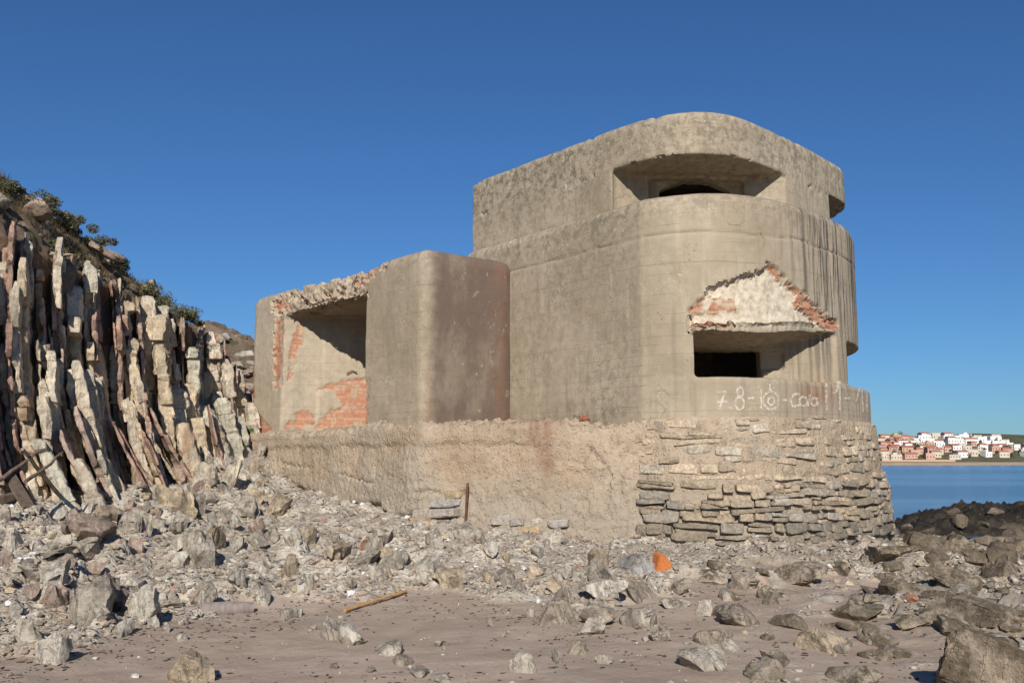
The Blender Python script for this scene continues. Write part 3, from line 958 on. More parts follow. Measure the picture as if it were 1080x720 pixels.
# stones of the plinth's sea side
def ico(sub):
    bm = bmesh.new(); bmesh.ops.create_icosphere(bm, subdivisions=sub, radius=1)
    bm.verts.ensure_lookup_table()
    V = np.array([v.co[:] for v in bm.verts]); Fc = np.array([[v.index for v in f.verts] for f in bm.faces]); bm.free()
    return V, Fc


ICO = {k: ico(k) for k in (1, 2, 3, 4, 5)}


def block(w, h, d, seed, n=5):
    # rounded, knocked-about masonry block (superellipsoid on an icosphere)
    V, Fc = ICO[4 if n > 4 else 3]
    e = .36
    q = np.sign(V) * np.abs(V) ** e
    q /= np.maximum(np.abs(q).max(1), 1e-6)[:, None] ** .75
    q = q * np.array([w / 2, d / 2, h / 2])
    nrm = V
    q = q + nrm * (.050 * fbm(q + seed * 3.7, 4, 3, seed) + .020 * fbm(q + seed * 1.7, 14, 3, seed + 1))[:, None]
    return q, Fc


class Acc:
    def __init__(s): s.V = []; s.F = []; s.T = []; s.n = 0
    def add(s, V, Fc, tint=None):
        s.V.append(V); s.F.append(Fc + s.n); s.n += len(V)
        s.T.append(np.tile(tint if tint is not None else (1, 1, 1), (len(V), 1)))
    def mesh(s, name, mats, smooth=True, sharp=None):
        me = mesh_np(name, np.concatenate(s.V), np.concatenate(s.F), mats, smooth, sharp)
        attr(me, 'tint', np.concatenate(s.T)); return me


sl = np.concatenate([[0], np.cumsum(np.linalg.norm(np.diff(SKA, axis=0), axis=1))])
skn = np.gradient(SKA, axis=0); skn = np.stack([skn[:, 1], -skn[:, 0]], 1); skn /= np.linalg.norm(skn, axis=1)[:, None]


def skpos(q):
    q = np.atleast_1d(q)
    p = np.stack([np.interp(q, sl, SKA[:, 0]), np.interp(q, sl, SKA[:, 1])], 1)
    n = np.stack([np.interp(q, sl, skn[:, 0]), np.interp(q, sl, skn[:, 1])], 1)
    ex = np.minimum(q, 0)[:, None] * np.array([.85, -.53]) + 0
    return p + ex, n


st = Acc(); rs = random.Random(5)
z = -.30
while z < 2.30:
    lowf = max(0, min(1, (1.55 - z) / 1.4))
    h = rs.choice([.08, .10, .12, .14, .16, .19]) * (1 + .15 * lowf)
    if z + h > 2.33: h = 2.33 - z
    q = rs.uniform(-.10, .08); ph = rs.uniform(0, 6)
    while q < 8.2:
        w = rs.choice([.14, .2, .26, .34, .42, .55, .75]) * rs.uniform(.8, 1.2)
        cover = rs.random()
        skip = (.04 if z < 1.1 else .10 if z < 1.5 else .24 if z < 1.9 else .42)
        if cover > skip:
            parts_ = [(0., 1.)] if rs.random() < .8 or h < .12 else [(0., .52), (.52, 1.)]
            for (ha, hb) in parts_:
                dep = .30
                hh = h * (hb - ha) * rs.uniform(.70, .99)
                outp = rs.uniform(.035, .115) if z < 1.25 else rs.uniform(.015, .062)
                V, Fc = block(w * rs.uniform(.80, .99), hh, dep, rs.randrange(9999), 4)
                tilt = rs.uniform(-.09, .09)
                zz = z + h * (ha + hb) / 2 + V[:, 2] + V[:, 0] * tilt + .035 * math.sin(q * 1.7 + ph) + rs.uniform(-.02, .02)
                bp, bn_ = skpos(q + w / 2 + V[:, 0])
                rad = .05 + (2.3 - zz) * .105 + outp - dep / 2 - V[:, 1]
                W = np.concatenate([bp + bn_ * rad[:, None], zz[:, None]], 1)
                g = rs.uniform(.8, 1.2)
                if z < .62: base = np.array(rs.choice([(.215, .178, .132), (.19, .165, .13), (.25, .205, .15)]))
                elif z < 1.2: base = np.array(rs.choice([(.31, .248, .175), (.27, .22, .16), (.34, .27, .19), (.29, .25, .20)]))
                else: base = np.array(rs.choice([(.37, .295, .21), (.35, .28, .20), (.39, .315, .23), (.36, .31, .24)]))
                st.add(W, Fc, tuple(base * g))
        q += w
    z += h
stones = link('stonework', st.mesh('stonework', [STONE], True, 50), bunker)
st = Acc()
# grey slabs showing where the render has fallen, left of the arris
bvh_pl = BVHTree.FromPolygons([tuple(v) for v in getco(pl_me)], [list(p.vertices) for p in pl_me.polygons])


def on_wall(u, v, bvh):
    a, b = ray(u, v)
    return bvh.ray_cast(Vector((0, 0, H)), Vector((a, 1, b)).normalized(), 60)


for (u, v, w, h, t) in [(458, 541, 58, 9, (.40, .37, .33)), (470, 530, 34, 7, (.37, .36, .34)), (476, 522, 26, 6, (.42, .34, .22)), (444, 551, 26, 11, (.36, .28, .20)), (462, 553, 38, 9, (.43, .38, .32)),
                        (455, 563, 24, 5, (.30, .25, .2)), (528, 548, 22, 9, (.40, .37, .33)), (546, 550, 16, 8, (.38, .36, .33)), (566, 549, 13, 5, (.55, .5, .44)), (560, 560, 20, 8, (.44, .34, .22)), (532, 560, 18, 8, (.37, .35, .32)), (590, 552, 22, 8, (.40, .38, .35)), (692, 448, 16, 8, (.33, .3, .26))]:
    hit = on_wall(u, v, bvh_pl)
    if hit[0] is None: continue
    p, nn = hit[0], hit[1]; D = p.y
    V, Fc = block(w * D / F, h * D / F, .3, int(u * 7 + v), 4)
    th = math.atan2(nn.y, nn.x) + math.pi / 2
    c_, s_ = math.cos(th), math.sin(th)
    W = np.stack([p.x + V[:, 0] * c_ - V[:, 1] * s_, p.y + V[:, 0] * s_ + V[:, 1] * c_, p.z + V[:, 2] + V[:, 0] * .06], 1)
    W[:, :2] -= np.array([nn.x, nn.y]) * (.115 + .03 * math.sin(u))
    W = W + .02 * np.stack([fbm(W, 5, 3, 301), fbm(W, 5, 3, 302), fbm(W, 6, 3, 303)], 1)
    st = Acc(); st.add(W, Fc, (t[0] * .82, t[1] * .78, t[2] * .74))
    link('exposed_stone', st.mesh('exposed_stone', [STONE], True, 50), bunker)['label'] = 'grey slab showing where the render has fallen off'

# graffiti painted on the skirt
bv_body = BVHTree.FromPolygons([tuple(v) for v in getco(bd_me)], [list(p.vertices) for p in bd_me.polygons])


def gm():
    m = Mat('white_graffiti_paint'); c = m.co()
    n = m.noise(c, 16, 6, .75)
    tr = m.n('BsdfTransparent'); b = m.b.outputs[0]
    mx = m.n('MixShader', {0: m.mr(n, .34, .60, .08, .78), 1: tr, 2: b})
    m.t.links.new(mx, m.out.inputs[0])
    return m.done((.62, .56, .47), m.bump(n, .4, .01))


def ell(cx, cy, rx, ry, a0=0, a1=360): return [(cx + rx * math.cos(R(t)), cy + ry * math.sin(R(t))) for t in np.linspace(a0, a1, 26)]


assert True
GR = [[(300, 152), (336, 148), (318, 200), (308, 234)], [(298, 198), (345, 195)], [(356, 222), (368, 228)], ell(407, 150, 15, 22), ell(404, 204, 21, 30), [(442, 180), (472, 178)], [(505, 138), (506, 228)],
      ell(553, 190, 36, 42), ell(554, 193, 15, 18), [(548, 112), (549, 150)], [(605, 188), (630, 188)], [(688, 160), (660, 160), (645, 190), (655, 216), (692, 212)], [(652, 216), (672, 222)],
      ell(706, 194, 18, 22), [(738, 160), (728, 218)], ell(757, 196, 14, 18), [(771, 175), (775, 216)], [(814, 105), (817, 240)], [(845, 155), (862, 150), (876, 96)], [(877, 95), (879, 236)], [(900, 180), (928, 178)],
      [(955, 195), (975, 130)], [(984, 140), (989, 246)], [(1006, 120), (1008, 246)]]
GLYPH = [0, 0, 1, 2, 2, 3, 4, 5, 5, 5, 6, 7, 7, 8, 9, 10, 10, 11, 12, 12, 13, 14, 15, 15]
glyphs = {}
for gi, line in enumerate(GR):
    gv, gf = glyphs.setdefault(gi, ([], []))
    pts = [(690 + x / 4.5, 380 + y / 4.5) for x, y in line]
    dense = []
    for (x1, y1), (x2, y2) in zip(pts[:-1], pts[1:]):
        k = max(2, int(math.hypot(x2 - x1, y2 - y1) / .8))
        dense += [(x1 + (x2 - x1) * i / k, y1 + (y2 - y1) * i / k) for i in range(k)]
    dense.append(pts[-1])
    prev = None
    for i, (x, y) in enumerate(dense):
        x2, y2 = dense[min(i + 1, len(dense) - 1)]; x1, y1 = dense[max(i - 1, 0)]
        dx, dy = x2 - x1, y2 - y1; L = math.hypot(dx, dy) + 1e-6
        nx_, ny_ = -dy / L, dx / L
        wd = 1.05 + .35 * math.sin(i * .9 + x)
        ids = []
        for s in (-1, 0, 1):
            h = on_wall(x + nx_ * wd * s, y + ny_ * wd * s, bv_body)
            if h[0] is None or h[0].y > 19.5: ids = None; break
            q = h[0] + h[1] * .007
            gv.append(tuple(q)); ids.append(len(gv) - 1)
        if ids and prev:
            for a_ in (0, 1): gf.append([prev[a_], prev[a_ + 1], ids[a_ + 1], ids[a_]])
        prev = ids
GM = gm()
names = ['digit', 'dot', 'digit', 'dash', 'digit', 'digit', 'dash', 'letter', 'letter', 'letter', 'letter', 'stroke', 'letter', 'dash', 'letter', 'letter']
root_letters = {}
for gi, (gv, gf) in glyphs.items():
    if not gf: continue
    link('graffiti_' + names[GLYPH[gi]], mesh_np('graffiti', gv, gf, [GM]), bunker)['label'] = 'faded white hand painted mark under the lower gun slit'


def tube(pts, rad, n=8, seed=0, wob=0.):
    pts = [Vector(p) for p in pts]
    V, Fc = [], []
    rr = random.Random(seed)
    for i, p in enumerate(pts):
        t = (pts[min(i + 1, len(pts) - 1)] - pts[max(i - 1, 0)]).normalized()
        a = t.cross(Vector((0.3, .2, 1))).normalized(); b = t.cross(a)
        r = rad[i] if isinstance(rad, (list, tuple)) else rad
        for k in range(n):
            an = 2 * math.pi * k / n
            q = r * (1 + rr.uniform(-wob, wob))
            V.append(p + a * math.cos(an) * q + b * math.sin(an) * q)
    for i in range(len(pts) - 1):
        for k in range(n):
            l = (k + 1) % n
            Fc.append([i * n + k, i * n + l, (i + 1) * n + l, (i + 1) * n + k])
    Fc.append(list(range(n))[::-1]); Fc.append([(len(pts) - 1) * n + k for k in range(n)])
    return np.array([tuple(v) for v in V]), Fc


# bent reinforcing bars hanging from the broken lintel
bv_side = BVHTree.FromPolygons([tuple(v) for v in getco(sd_me)], [list(p.vertices) for p in sd_me.polygons])
for k, line in enumerate([[(314, 304), (318, 312), (326, 316), (330, 322)], [(338, 296), (342, 306), (350, 312), (352, 318)], [(372, 302), (378, 290), (386, 280), (390, 276)], [(366, 394), (372, 391), (377, 393)], [(322, 318), (332, 321), (342, 318), (356, 314)]]):
    pts = []
    for x, y in line:
        h = on_wall(x, y, bv_side)
        if h[0] is not None: pts.append(h[0] + h[1] * .03 + Vector((0, -.03, 0)))
    if len(pts) > 1:
        V, Fc = tube(pts, .013, 6)
        link('reinforcing_bar', mesh_np('reinforcing_bar', V, Fc, [RUSTM]), bunker)


# ------------------------------------------------------------------ rocks
def rock_mesh(name, dims, seed, sub=4, mat=ROCK, facets=10, rough=.07, strata=True):
    V, Fc = ICO[sub]
    rg = np.random.default_rng(seed)
    V = V.copy()
    V = np.sign(V) * np.abs(V) ** .6
    for k in range(facets):
        n = rg.normal(size=3); n /= np.linalg.norm(n); d = rg.uniform(.40, .80)
        pr = V @ n
        V -= np.outer(np.maximum(pr - d, 0), n)
    sz = (V.max(0) - V.min(0))
    V = (V - (V.max(0) + V.min(0)) / 2) / sz * np.array(dims)
    if strata:
        lay = np.floor((V[:, 0] + .04 * fbm(V + seed, 3, 2, seed)) / max(.05, dims[0] * .19)).astype(int)
        hl = hsh(lay + 1000, seed)
        V[:, 1] *= 1 - .34 * hl; V[:, 2] *= 1 - .28 * hsh(lay + 1000, seed + 9)
    md = min(dims)
    rad = V / (np.linalg.norm(V, axis=1)[:, None] + 1e-6)
    V = V + rad * (md * rough * 1.6 * fbm(V + seed * 1.3, 1.6 / md * .5, 3, seed) + md * rough * 1.3 * fbm(V + seed, 5 / md * .6, 4, seed + 3, .6))[:, None]
    return mesh_np(name, V, Fc, [mat], True, 26)


STRIKE = R(24)
CRM_ = (.50, .43, .33)
GREY = (.405, .355, .288); TAN = (.42, .335, .235); PINK = (.375, .285, .225); DRK = (.335, .278, .213); WHT = (.49, .44, .365); BRN = (.315, .255, .188)


def put_rock(name, label, cat, u, v, w, h, tint, seed, long=1.2, sink=.36, lean=0., yaw=None, mat=ROCK, group=None, sub=4):
    p = Pg(u, v); D = p.y
    W = w * D / F; Hh = h * D / F
    dims = (W * .85, W * long, Hh * 1.5)
    o = link(name, rock_mesh(name, dims, seed, sub, mat))
    g = gz_at(p.x, p.y + dims[1] * .25)
    o.location = (p.x, p.y + dims[1] * .25, max(g, p.z) + Hh * 1.5 * (.5 - sink))
    o.rotation_euler = (random.uniform(-.12, .12), lean + random.uniform(-.1, .1), (STRIKE if yaw is None else yaw) + random.uniform(-.15, .15))
    j = random.uniform(.9, 1.1)
    o.color = (tint[0] * j, tint[1] * j, tint[2] * j, 1)
    return tag(o, label, cat, group)


ROCKS = [
    (195, 719, 56, 40, TAN, 'brown backed boulder with a pale split end in the sand at the bottom left'),
    (50, 699, 40, 36, WHT, 'pale cracked boulder with a round shadow at the sand edge on the left'),
    (20, 678, 38, 34, GREY, 'grey boulder behind the pale cracked boulder at the left edge of the sand'),
    (127, 669, 27, 18, WHT, 'small whitish cracked stone in front of the two leaning slabs'),
    (90, 657, 52, 50, GREY, 'large leaning grey slab, left one of the pair above the small whitish stone'),
    (142, 653, 46, 44, WHT, 'large leaning pale slab, right one of the pair above the small whitish stone'),
    (160, 661, 14, 20, WHT, 'thin upright white stone at the right foot of the leaning slabs'),
    (52, 620, 38, 34, WHT, 'blocky pale boulder split by vertical cracks on the left rubble bank'),
    (27, 612, 36, 20, GREY, 'low grey block left of the split pale boulder'),
    (47, 584, 32, 15, GREY, 'square grey block lying on a flat slab on the left bank'),
    (50, 592, 48, 7, GREY, 'thin flat slab under the square grey block'),
    (9, 582, 24, 30, WHT, 'upright pale stone at the left edge of the rubble bank'),
    (82, 564, 66, 34, PINK, 'big reddish triangular boulder on the left rubble bank'),
    (133, 558, 28, 24, GREY, 'grey pointed stone right of the reddish triangular boulder'),
    (183, 542, 40, 36, TAN, 'tan upright block at the foot of the cliff beside the rubble bank'),
    (201, 594, 30, 28, GREY, 'grey leaning stone with a black shadow in the middle of the rubble bank'),
    (222, 581, 30, 24, TAN, 'tan stone behind the grey leaning stone on the rubble bank'),
    (177, 642, 30, 18, GREY, 'flat grey stone at the left end of the driftwood log'),
    (212, 634, 27, 24, GREY, 'grey wedge stone behind the driftwood log'),
    (246, 628, 23, 20, WHT, 'small pale stone behind the right end of the driftwood log'),
    (193, 659, 14, 9, GREY, 'fist sized grey stone on the sand below the driftwood log'),
    (174, 667, 9, 12, GREY, 'tiny upright stone on the sand left of the fist sized one'),
    (190, 676, 13, 10, WHT, 'little pale stone just behind the brown backed boulder'),
    (58, 637, 33, 18, PINK, 'reddish low stone below the split pale boulder'),
    (11, 652, 22, 18, WHT, 'whitish stone at the left edge above the grey boulder'),
    (278, 639, 19, 27, WHT, 'upright white grey stone at the sand edge right of the driftwood log'),
    (303, 653, 23, 15, GREY, 'grey split stone in the sand below the upright white one'),
    (316, 650, 8, 11, WHT, 'tiny white upright stone beside the grey split stone'),
    (327, 622, 15, 22, GREY, 'small pointed stone on the debris left of the bamboo stick'),
    (352, 673, 36, 28, GREY, 'layered grey outcrop in the sand at the lower end of the bamboo stick'),
    (370, 680, 24, 26, WHT, 'upright white layered stone joined to the outcrop below the bamboo stick'),
    (410, 690, 34, 16, GREY, 'low ribbed outcrop in the sand, middle of the chain below the bamboo stick'),
    (424, 701, 30, 14, DRK, 'dark ribbed outcrop in the sand below the low ribbed one'),
    (442, 713, 24, 9, GREY, 'small worn rib of rock near the bottom edge of the sand'),
    (466, 719, 30, 10, GREY, 'last worn rib of rock of the chain at the bottom edge'),
    (352, 588, 40, 18, TAN, 'flat yellowish block under the broken edge of the plinth'),
    (392, 580, 26, 16, (.32, .15, .10), 'rusty red tilted block under the broken edge of the plinth'),
    (490, 568, 38, 18, GREY, 'grey boulder at the foot of the rusty iron rod'),
    (384, 598, 42, 20, GREY, 'grey boulder below the rusty red block'),
    (412, 598, 38, 22, GREY, 'grey boulder right of the one below the rusty red block'),
    (472, 622, 46, 30, TAN, 'large smooth tan boulder at the top of the sand below the iron rod'),
    (446, 617, 30, 15, GREY, 'low grey stone left of the large smooth tan boulder'),
    (672, 601, 34, 22, (.30, .28, .26), 'round dark grey boulder left of the orange block'),
    (672, 632, 58, 38, DRK, 'large grey brown boulder directly below the orange block'),
    (637, 612, 32, 28, GREY, 'grey boulder left of the round dark grey one'),
    (716, 624, 32, 22, DRK, 'dark boulder right of the large grey brown one'),
    (596, 637, 38, 34, DRK, 'dark pointed boulder with a pale right end left of the whitish arched slab'),
    (578, 658, 62, 36, DRK, 'wide dark ridge of rock at the sand edge below the pointed boulder'),
    (632, 659, 46, 30, DRK, 'dark ribbed rock with a bright right face in the middle of the sand edge'),
    (620, 669, 36, 24, GREY, 'grey ribbed rock in front of the dark ribbed rock'),
    (636, 630, 50, 18, WHT, 'whitish arched slab left of the large grey brown boulder'),
    (680, 661, 52, 26, GREY, 'layered grey rock on the sand right of the dark ribbed rock'),
    (694, 676, 22, 13, WHT, 'small white tipped stone on the sand below the layered grey rock'),
    (606, 689, 38, 20, DRK, 'brown rock with a white streaked end alone on the sand'),
    (553, 709, 38, 22, GREY, 'grey ribbed rock alone on the sand near the bottom middle'),
    (641, 700, 22, 10, GREY, 'small low stone right of the white streaked brown rock'),
    (738, 705, 54, 27, GREY, 'grey fluted outcrop in the sand right of the small low stone'),
    (788, 621, 32, 22, DRK, 'pointed dark rock on the sand below the stone plinth'),
    (778, 659, 50, 32, DRK, 'blocky brown rock with a pale face on the sand below the pointed dark rock'),
    (744, 649, 28, 18, GREY, 'low grey stone left of the blocky brown rock'),
    (713, 641, 36, 13, GREY, 'low flat ledge of rock below the dark boulder'),
    (752, 681, 44, 22, DRK, 'dark wedge of rock in front of the blocky brown rock'),
    (772, 685, 24, 13, GREY, 'small grey stone right of the dark wedge'),
    (806, 717, 52, 30, DRK, 'dark ribbed outcrop at the bottom right of the sand'),
    (826, 702, 34, 24, DRK, 'upright dark rock behind the bottom right ribbed outcrop'),
    (848, 617, 64, 20, DRK, 'long grey brown ledge of rock in front of the plinth corner'),
    (912, 653, 84, 26, DRK, 'long brown ledge of rock right of the open sand'),
    (950, 623, 64, 26, BRN, 'brown humped boulder with pale diagonal veins below the right corner of the plinth'),
    (1012, 617, 58, 36, BRN, 'rounded brown boulder right of the veined humped one'),
    (876, 687, 60, 30, TAN, 'tan brown boulder with a lit right end in the lower right'),
    (930, 681, 32, 22, BRN, 'brown boulder beside a small black hollow right of the tan brown one'),
    (962, 663, 44, 15, BRN, 'low brown ledge right of the long brown ledge'),
    (1002, 649, 50, 18, BRN, 'low ledge of rock behind the biggest boulder'),
    (902, 721, 86, 26, DRK, 'wide rock with a deep shadow at the bottom edge left of the biggest boulder'),
    (950, 693, 32, 16, DRK, 'small broken ledge at the left of the deep shadow'),
    (940, 592, 64, 18, BRN, 'flat brown ledge touching the right corner of the plinth'),
    (1016, 582, 34, 24, BRN, 'brown boulder standing up before the dark reef'),
    (1062, 607, 54, 32, BRN, 'brown boulder at the right edge below the dark reef'),
    (1050, 651, 74, 22, BRN, 'long ledge of rock at the right edge above the biggest boulder'),
    (964, 635, 11, 9, (.50, .24, .15), 'small salmon pink stone among the brown rocks'),
    (1072, 662, 34, 18, BRN, 'blocky brown stone at the right edge just above the biggest boulder'),
    (707, 559, 20, 8, (.66, .63, .57), 'clean white stone at the lower left corner of the stone facing'),
]
for i, (u, v, w, h, t, lab) in enumerate(ROCKS):
    wd = t is BRN or (t is DRK and u > 800)
    put_rock('boulder' if w > 25 else 'stone', lab, 'boulder' if w > 25 else 'stone', u, v, w * (.84 if wd or t is DRK else 1.), h * (.84 if wd else .84 if t is DRK else .9), t, 100 + i, long=random.uniform(1.1, 1.7) if wd or t is DRK else random.uniform(1.0, 1.6), sink=.47 if wd or t is DRK else .38, lean=-.14, mat=WROCK if wd else ROCK)
put_rock('boulder', 'biggest boulder in view, brown and rough, filling the bottom right corner', 'boulder', 1060, 740, 122, 64, BRN, 77, long=1.1, sink=.25, mat=WROCK, sub=5)

# smaller rubble lying about the banks, too alike to single out
occ = []


def scatter(n, poly, smin, smax, tints, label, group, seed, name='stone', sub=3, mat=ROCK, long=(.9, 1.6), hr=(.55, .95), sink=.40):
    rr = random.Random(seed)
    us = [p[0] for p in poly]; vs = [p[1] for p in poly]
    k = 0; tries = 0
    while k < n and tries < n * 40:
        tries += 1
        u, v = rr.uniform(min(us), max(us)), rr.uniform(min(vs), max(vs))
        if not inpoly(np.array([u]), np.array([v]), poly)[0]: continue
        p = Pg(u, v)
        s = smin + (smax - smin) * rr.random() ** 1.8
        if any((p.x - q[0]) ** 2 + (p.y - q[1]) ** 2 < (.45 * (s + q[2])) ** 2 for q in occ): continue
        occ.append((p.x, p.y, s))
        hz = s * rr.uniform(*hr)
        o = link(name, rock_mesh(name, (s * .8, s * rr.uniform(*long), hz * 1.4), seed * 1000 + k, sub, mat))
        o.location = (p.x, p.y, p.z + hz * 1.4 * (.5 - sink))
        o.rotation_euler = (rr.uniform(-.2, .2), rr.uniform(-.35, .15), STRIKE + rr.uniform(-.4, .4))
        t = rr.choice(tints); j = rr.uniform(.85, 1.15)
        o.color = (t[0] * j, t[1] * j, t[2] * j, 1)
        tag(o, label, 'stone', group); k += 1


scatter(52, [(60, 520), (140, 505), (200, 480), (262, 478), (300, 528), (290, 570), (220, 600), (120, 600), (60, 560)], .20, .55, [GREY, TAN, GREY, WHT, PINK], 'pale angular block on the rubble bank between the cliff foot and the bunker', 'angular blocks on the left rubble bank', 1, 'stone')
scatter(34, [(270, 560), (330, 548), (440, 570), (620, 568), (660, 590), (560, 630), (480, 612), (340, 618), (280, 610)], .16, .42, [GREY, GREY, TAN, WHT], 'grey stone on the debris slope below the plinth', 'grey stones on the debris slope below the plinth', 2)
scatter(26, [(0, 540), (60, 570), (120, 610), (180, 640), (120, 660), (60, 640), (0, 620)], .12, .34, [GREY, WHT, PINK], 'grey stone wedged between the boulders of the left bank', 'stones between the left boulders', 3)
scatter(34, [(720, 600), (860, 592), (1000, 600), (1080, 620), (1080, 690), (960, 700), (840, 690), (740, 660)], .14, .38, [DRK, BRN, DRK, GREY], 'brown ribbed rock on the foreshore between plinth and bottom right boulder', 'ribbed rocks of the right foreshore', 4, mat=WROCK, hr=(.4, .65), long=(1.2, 2.0), sink=.46)
scatter(16, [(300, 660), (560, 640), (760, 680), (760, 718), (300, 718)], .05, .14, [GREY, WHT, DRK], 'small loose stone lying on the open sand', 'small stones on the open sand', 5, sink=.2)
scatter(26, [(940, 560), (1000, 540), (1080, 535), (1080, 590), (960, 590)], .35, .95, [(.15, .12, .088), (.19, .15, .11), (.12, .095, .07)], 'brown weed covered rock at the edge of the dark reef', 'weedy rocks at the edge of the reef', 6, mat=WROCK, hr=(.35, .6))

scatter(30, [(95, 478), (150, 452), (215, 448), (262, 462), (292, 490), (282, 530), (190, 532), (105, 522)], .30, .80, [CRM_, TAN, GREY, CRM_], 'pale leaning block at the very foot of the upright rock slabs', 'leaning blocks at the cliff foot', 7, sub=4, hr=(.85, 1.35), long=(.7, 1.1), sink=.34)

# pebbles and shell grit: nobody could count them
pb = Acc(); rr = np.random.default_rng(3)
V1, F1 = ICO[1]
cand = rr.random((60000, 2)) * np.array([1300, 260]) + np.array([-110, 490])
cnt = 0
for (u, v) in cand:
    if cnt > 9000: break
    a, b = ray(u, v)
    h = gbvh.ray_cast(Vector((0, 0, H)), Vector((a, 1, b)).normalized(), 25)
    if h[0] is None or h[0].y > 24: continue
    p = h[0]
    d = debris_mask(np.array([tuple(p)]))[0]
    pr = .04 + .9 * d
    if rr.random() > pr: continue
    s = (.010 + .040 * rr.random() ** 3) * (1 + .03 * p.y) * (1 if d > .4 else .6)
    q = V1 * rr.uniform(.6, 1.2, (len(V1), 1)) * s * rr.uniform(.6, 1.3, 3) * np.array([1, 1, .6])
    t = np.array([GREY, WHT, PINK, TAN, DRK][rr.integers(5)]) * rr.uniform(.7, 1.1)
    if rr.random() < (.035 if p.x < 2.5 else .006): t = np.array([.72, .70, .66])
    if rr.random() < .006: t = np.array([.36, .18, .12])
    pb.add(q + np.array(tuple(p)) + np.array([0, 0, s * .25]), F1, tuple(t)); cnt += 1
tag(link('pebbles', pb.mesh('pebbles', [PEB], False)), 'loose pebbles, chips and shell grit spread over the banks and sand', 'pebbles', kind='stuff')
sw = Acc()
cnt = 0
for k in range(4600):
    u, v = rr.uniform(-60, 1140), rr.uniform(615, 760)
    if k > 3000: v = float(np.interp(u, [q_[0] for q_ in VB], [q_[1] for q_ in VB])) + abs(rr.normal()) * 9 + 2 + 14 * (k % 3 == 0)
    p = Pg(u, v)
    if k < 3000 and fbm(np.array([[p.x, p.y, 0]]), .8, 3, 77)[0] < -.02: continue
    s = .004 + .020 * rr.random() ** 2.5
    q = V1 * rr.uniform(.4, 1.4, (len(V1), 1)) * s * np.array([1.6, .6, .28])
    an = rr.uniform(0, 3.14); c_, s_ = math.cos(an), math.sin(an)
    q = np.stack([q[:, 0] * c_ - q[:, 1] * s_, q[:, 0] * s_ + q[:, 1] * c_, q[:, 2]], 1)
    sw.add(q + np.array(tuple(p)) + np.array([0, 0, .003]), F1, (.075, .055, .04))
tag(link('seaweed_scraps', sw.mesh('seaweed_scraps', [PEB], False)), 'dark dry seaweed scraps strewn over the brown sand', 'seaweed', kind='stuff')

# ------------------------------------------------------------------ cliff
FACE = np.array([(-10.6, 6), (-9.0, 10), (-8.0, 13), (-7.75, 15.5), (-7.5, 18), (-7.3, 20.5), (-7.15, 22.5), (-7.1, 24.2), (-7.9, 26.2), (-10, 28.5)])
fl = np.concatenate([[0], np.cumsum(np.linalg.norm(np.diff(FACE, axis=0), axis=1))])
FT = fl[-1]


def face(s):
    return np.stack([np.interp(s, fl, FACE[:, 0]), np.interp(s, fl, FACE[:, 1])], -1)


TOPY = [6, 10, 13, 15.5, 18, 20.5, 22.5, 24.2, 28.5]
TOPZ = [6.0, 5.7, 5.45, 5.30, 5.20, 5.05, 4.75, 3.45, 2.8]
CRZ = [8.6, 8.0, 7.4, 6.95, 6.55, 6.10, 5.3, 3.9, 3.1]
ss = np.linspace(0, FT, 330)
dd = np.concatenate([np.linspace(-.3, 3.2, 70), np.linspace(3.3, 60, 24)])
S, D = np.meshgrid(ss, dd)
fp = face(S.ravel()); t2 = face(S.ravel() + .4) - face(S.ravel() - .4)
t2 /= np.linalg.norm(t2, axis=1)[:, None]
inn = np.stack([-t2[:, 1], t2[:, 0]], 1)
inn = inn * .35 + np.array([-.93, .25]) * .65
Dr = D.ravel()
pos = fp + inn * np.maximum(Dr, -.3)[:, None]
ty = np.interp(fp[:, 1], TOPY, TOPZ); cz = np.interp(fp[:, 1], TOPY, CRZ)
g0 = gh(fp[:, 0], fp[:, 1])
zz = np.where(Dr < .55, g0 - .7 + (ty - .2 - g0 + .7) * sst(-.28, .20, Dr), 0)
zz = np.where(Dr >= .55, ty - .2 + (cz - ty + .2) * np.clip((Dr - .55) / 1.3, 0, 1) ** .8, zz)
zz = np.where(Dr > 1.85, cz + .12 * (Dr - 1.85) ** .9, zz)
HV = np.stack([pos[:, 0], pos[:, 1], zz], 1)
nz = fbm(HV, .9, 5, 101, .55); n2 = fbm(HV, 3.5, 4, 103, .6)
HV[:, 2] += np.where(Dr > .4, .18 * nz + .10 * n2, .05 * n2)
HV[:, 0] += .14 * n2 * (Dr < 1)
nx_, ny_ = len(ss), len(dd)
i = np.arange(nx_ * ny_).reshape(ny_, nx_)
HF = np.stack([i[:-1, :-1].ravel(), i[1:, :-1].ravel(), i[1:, 1:].ravel(), i[:-1, 1:].ravel()], 1)
hill_me = mesh_np('cliff', HV, HF, [HILL])
cliff = tag(link('cliff', hill_me), kind='structure')
hbvh = BVHTree.FromPolygons([tuple(v) for v in HV], HF.tolist())


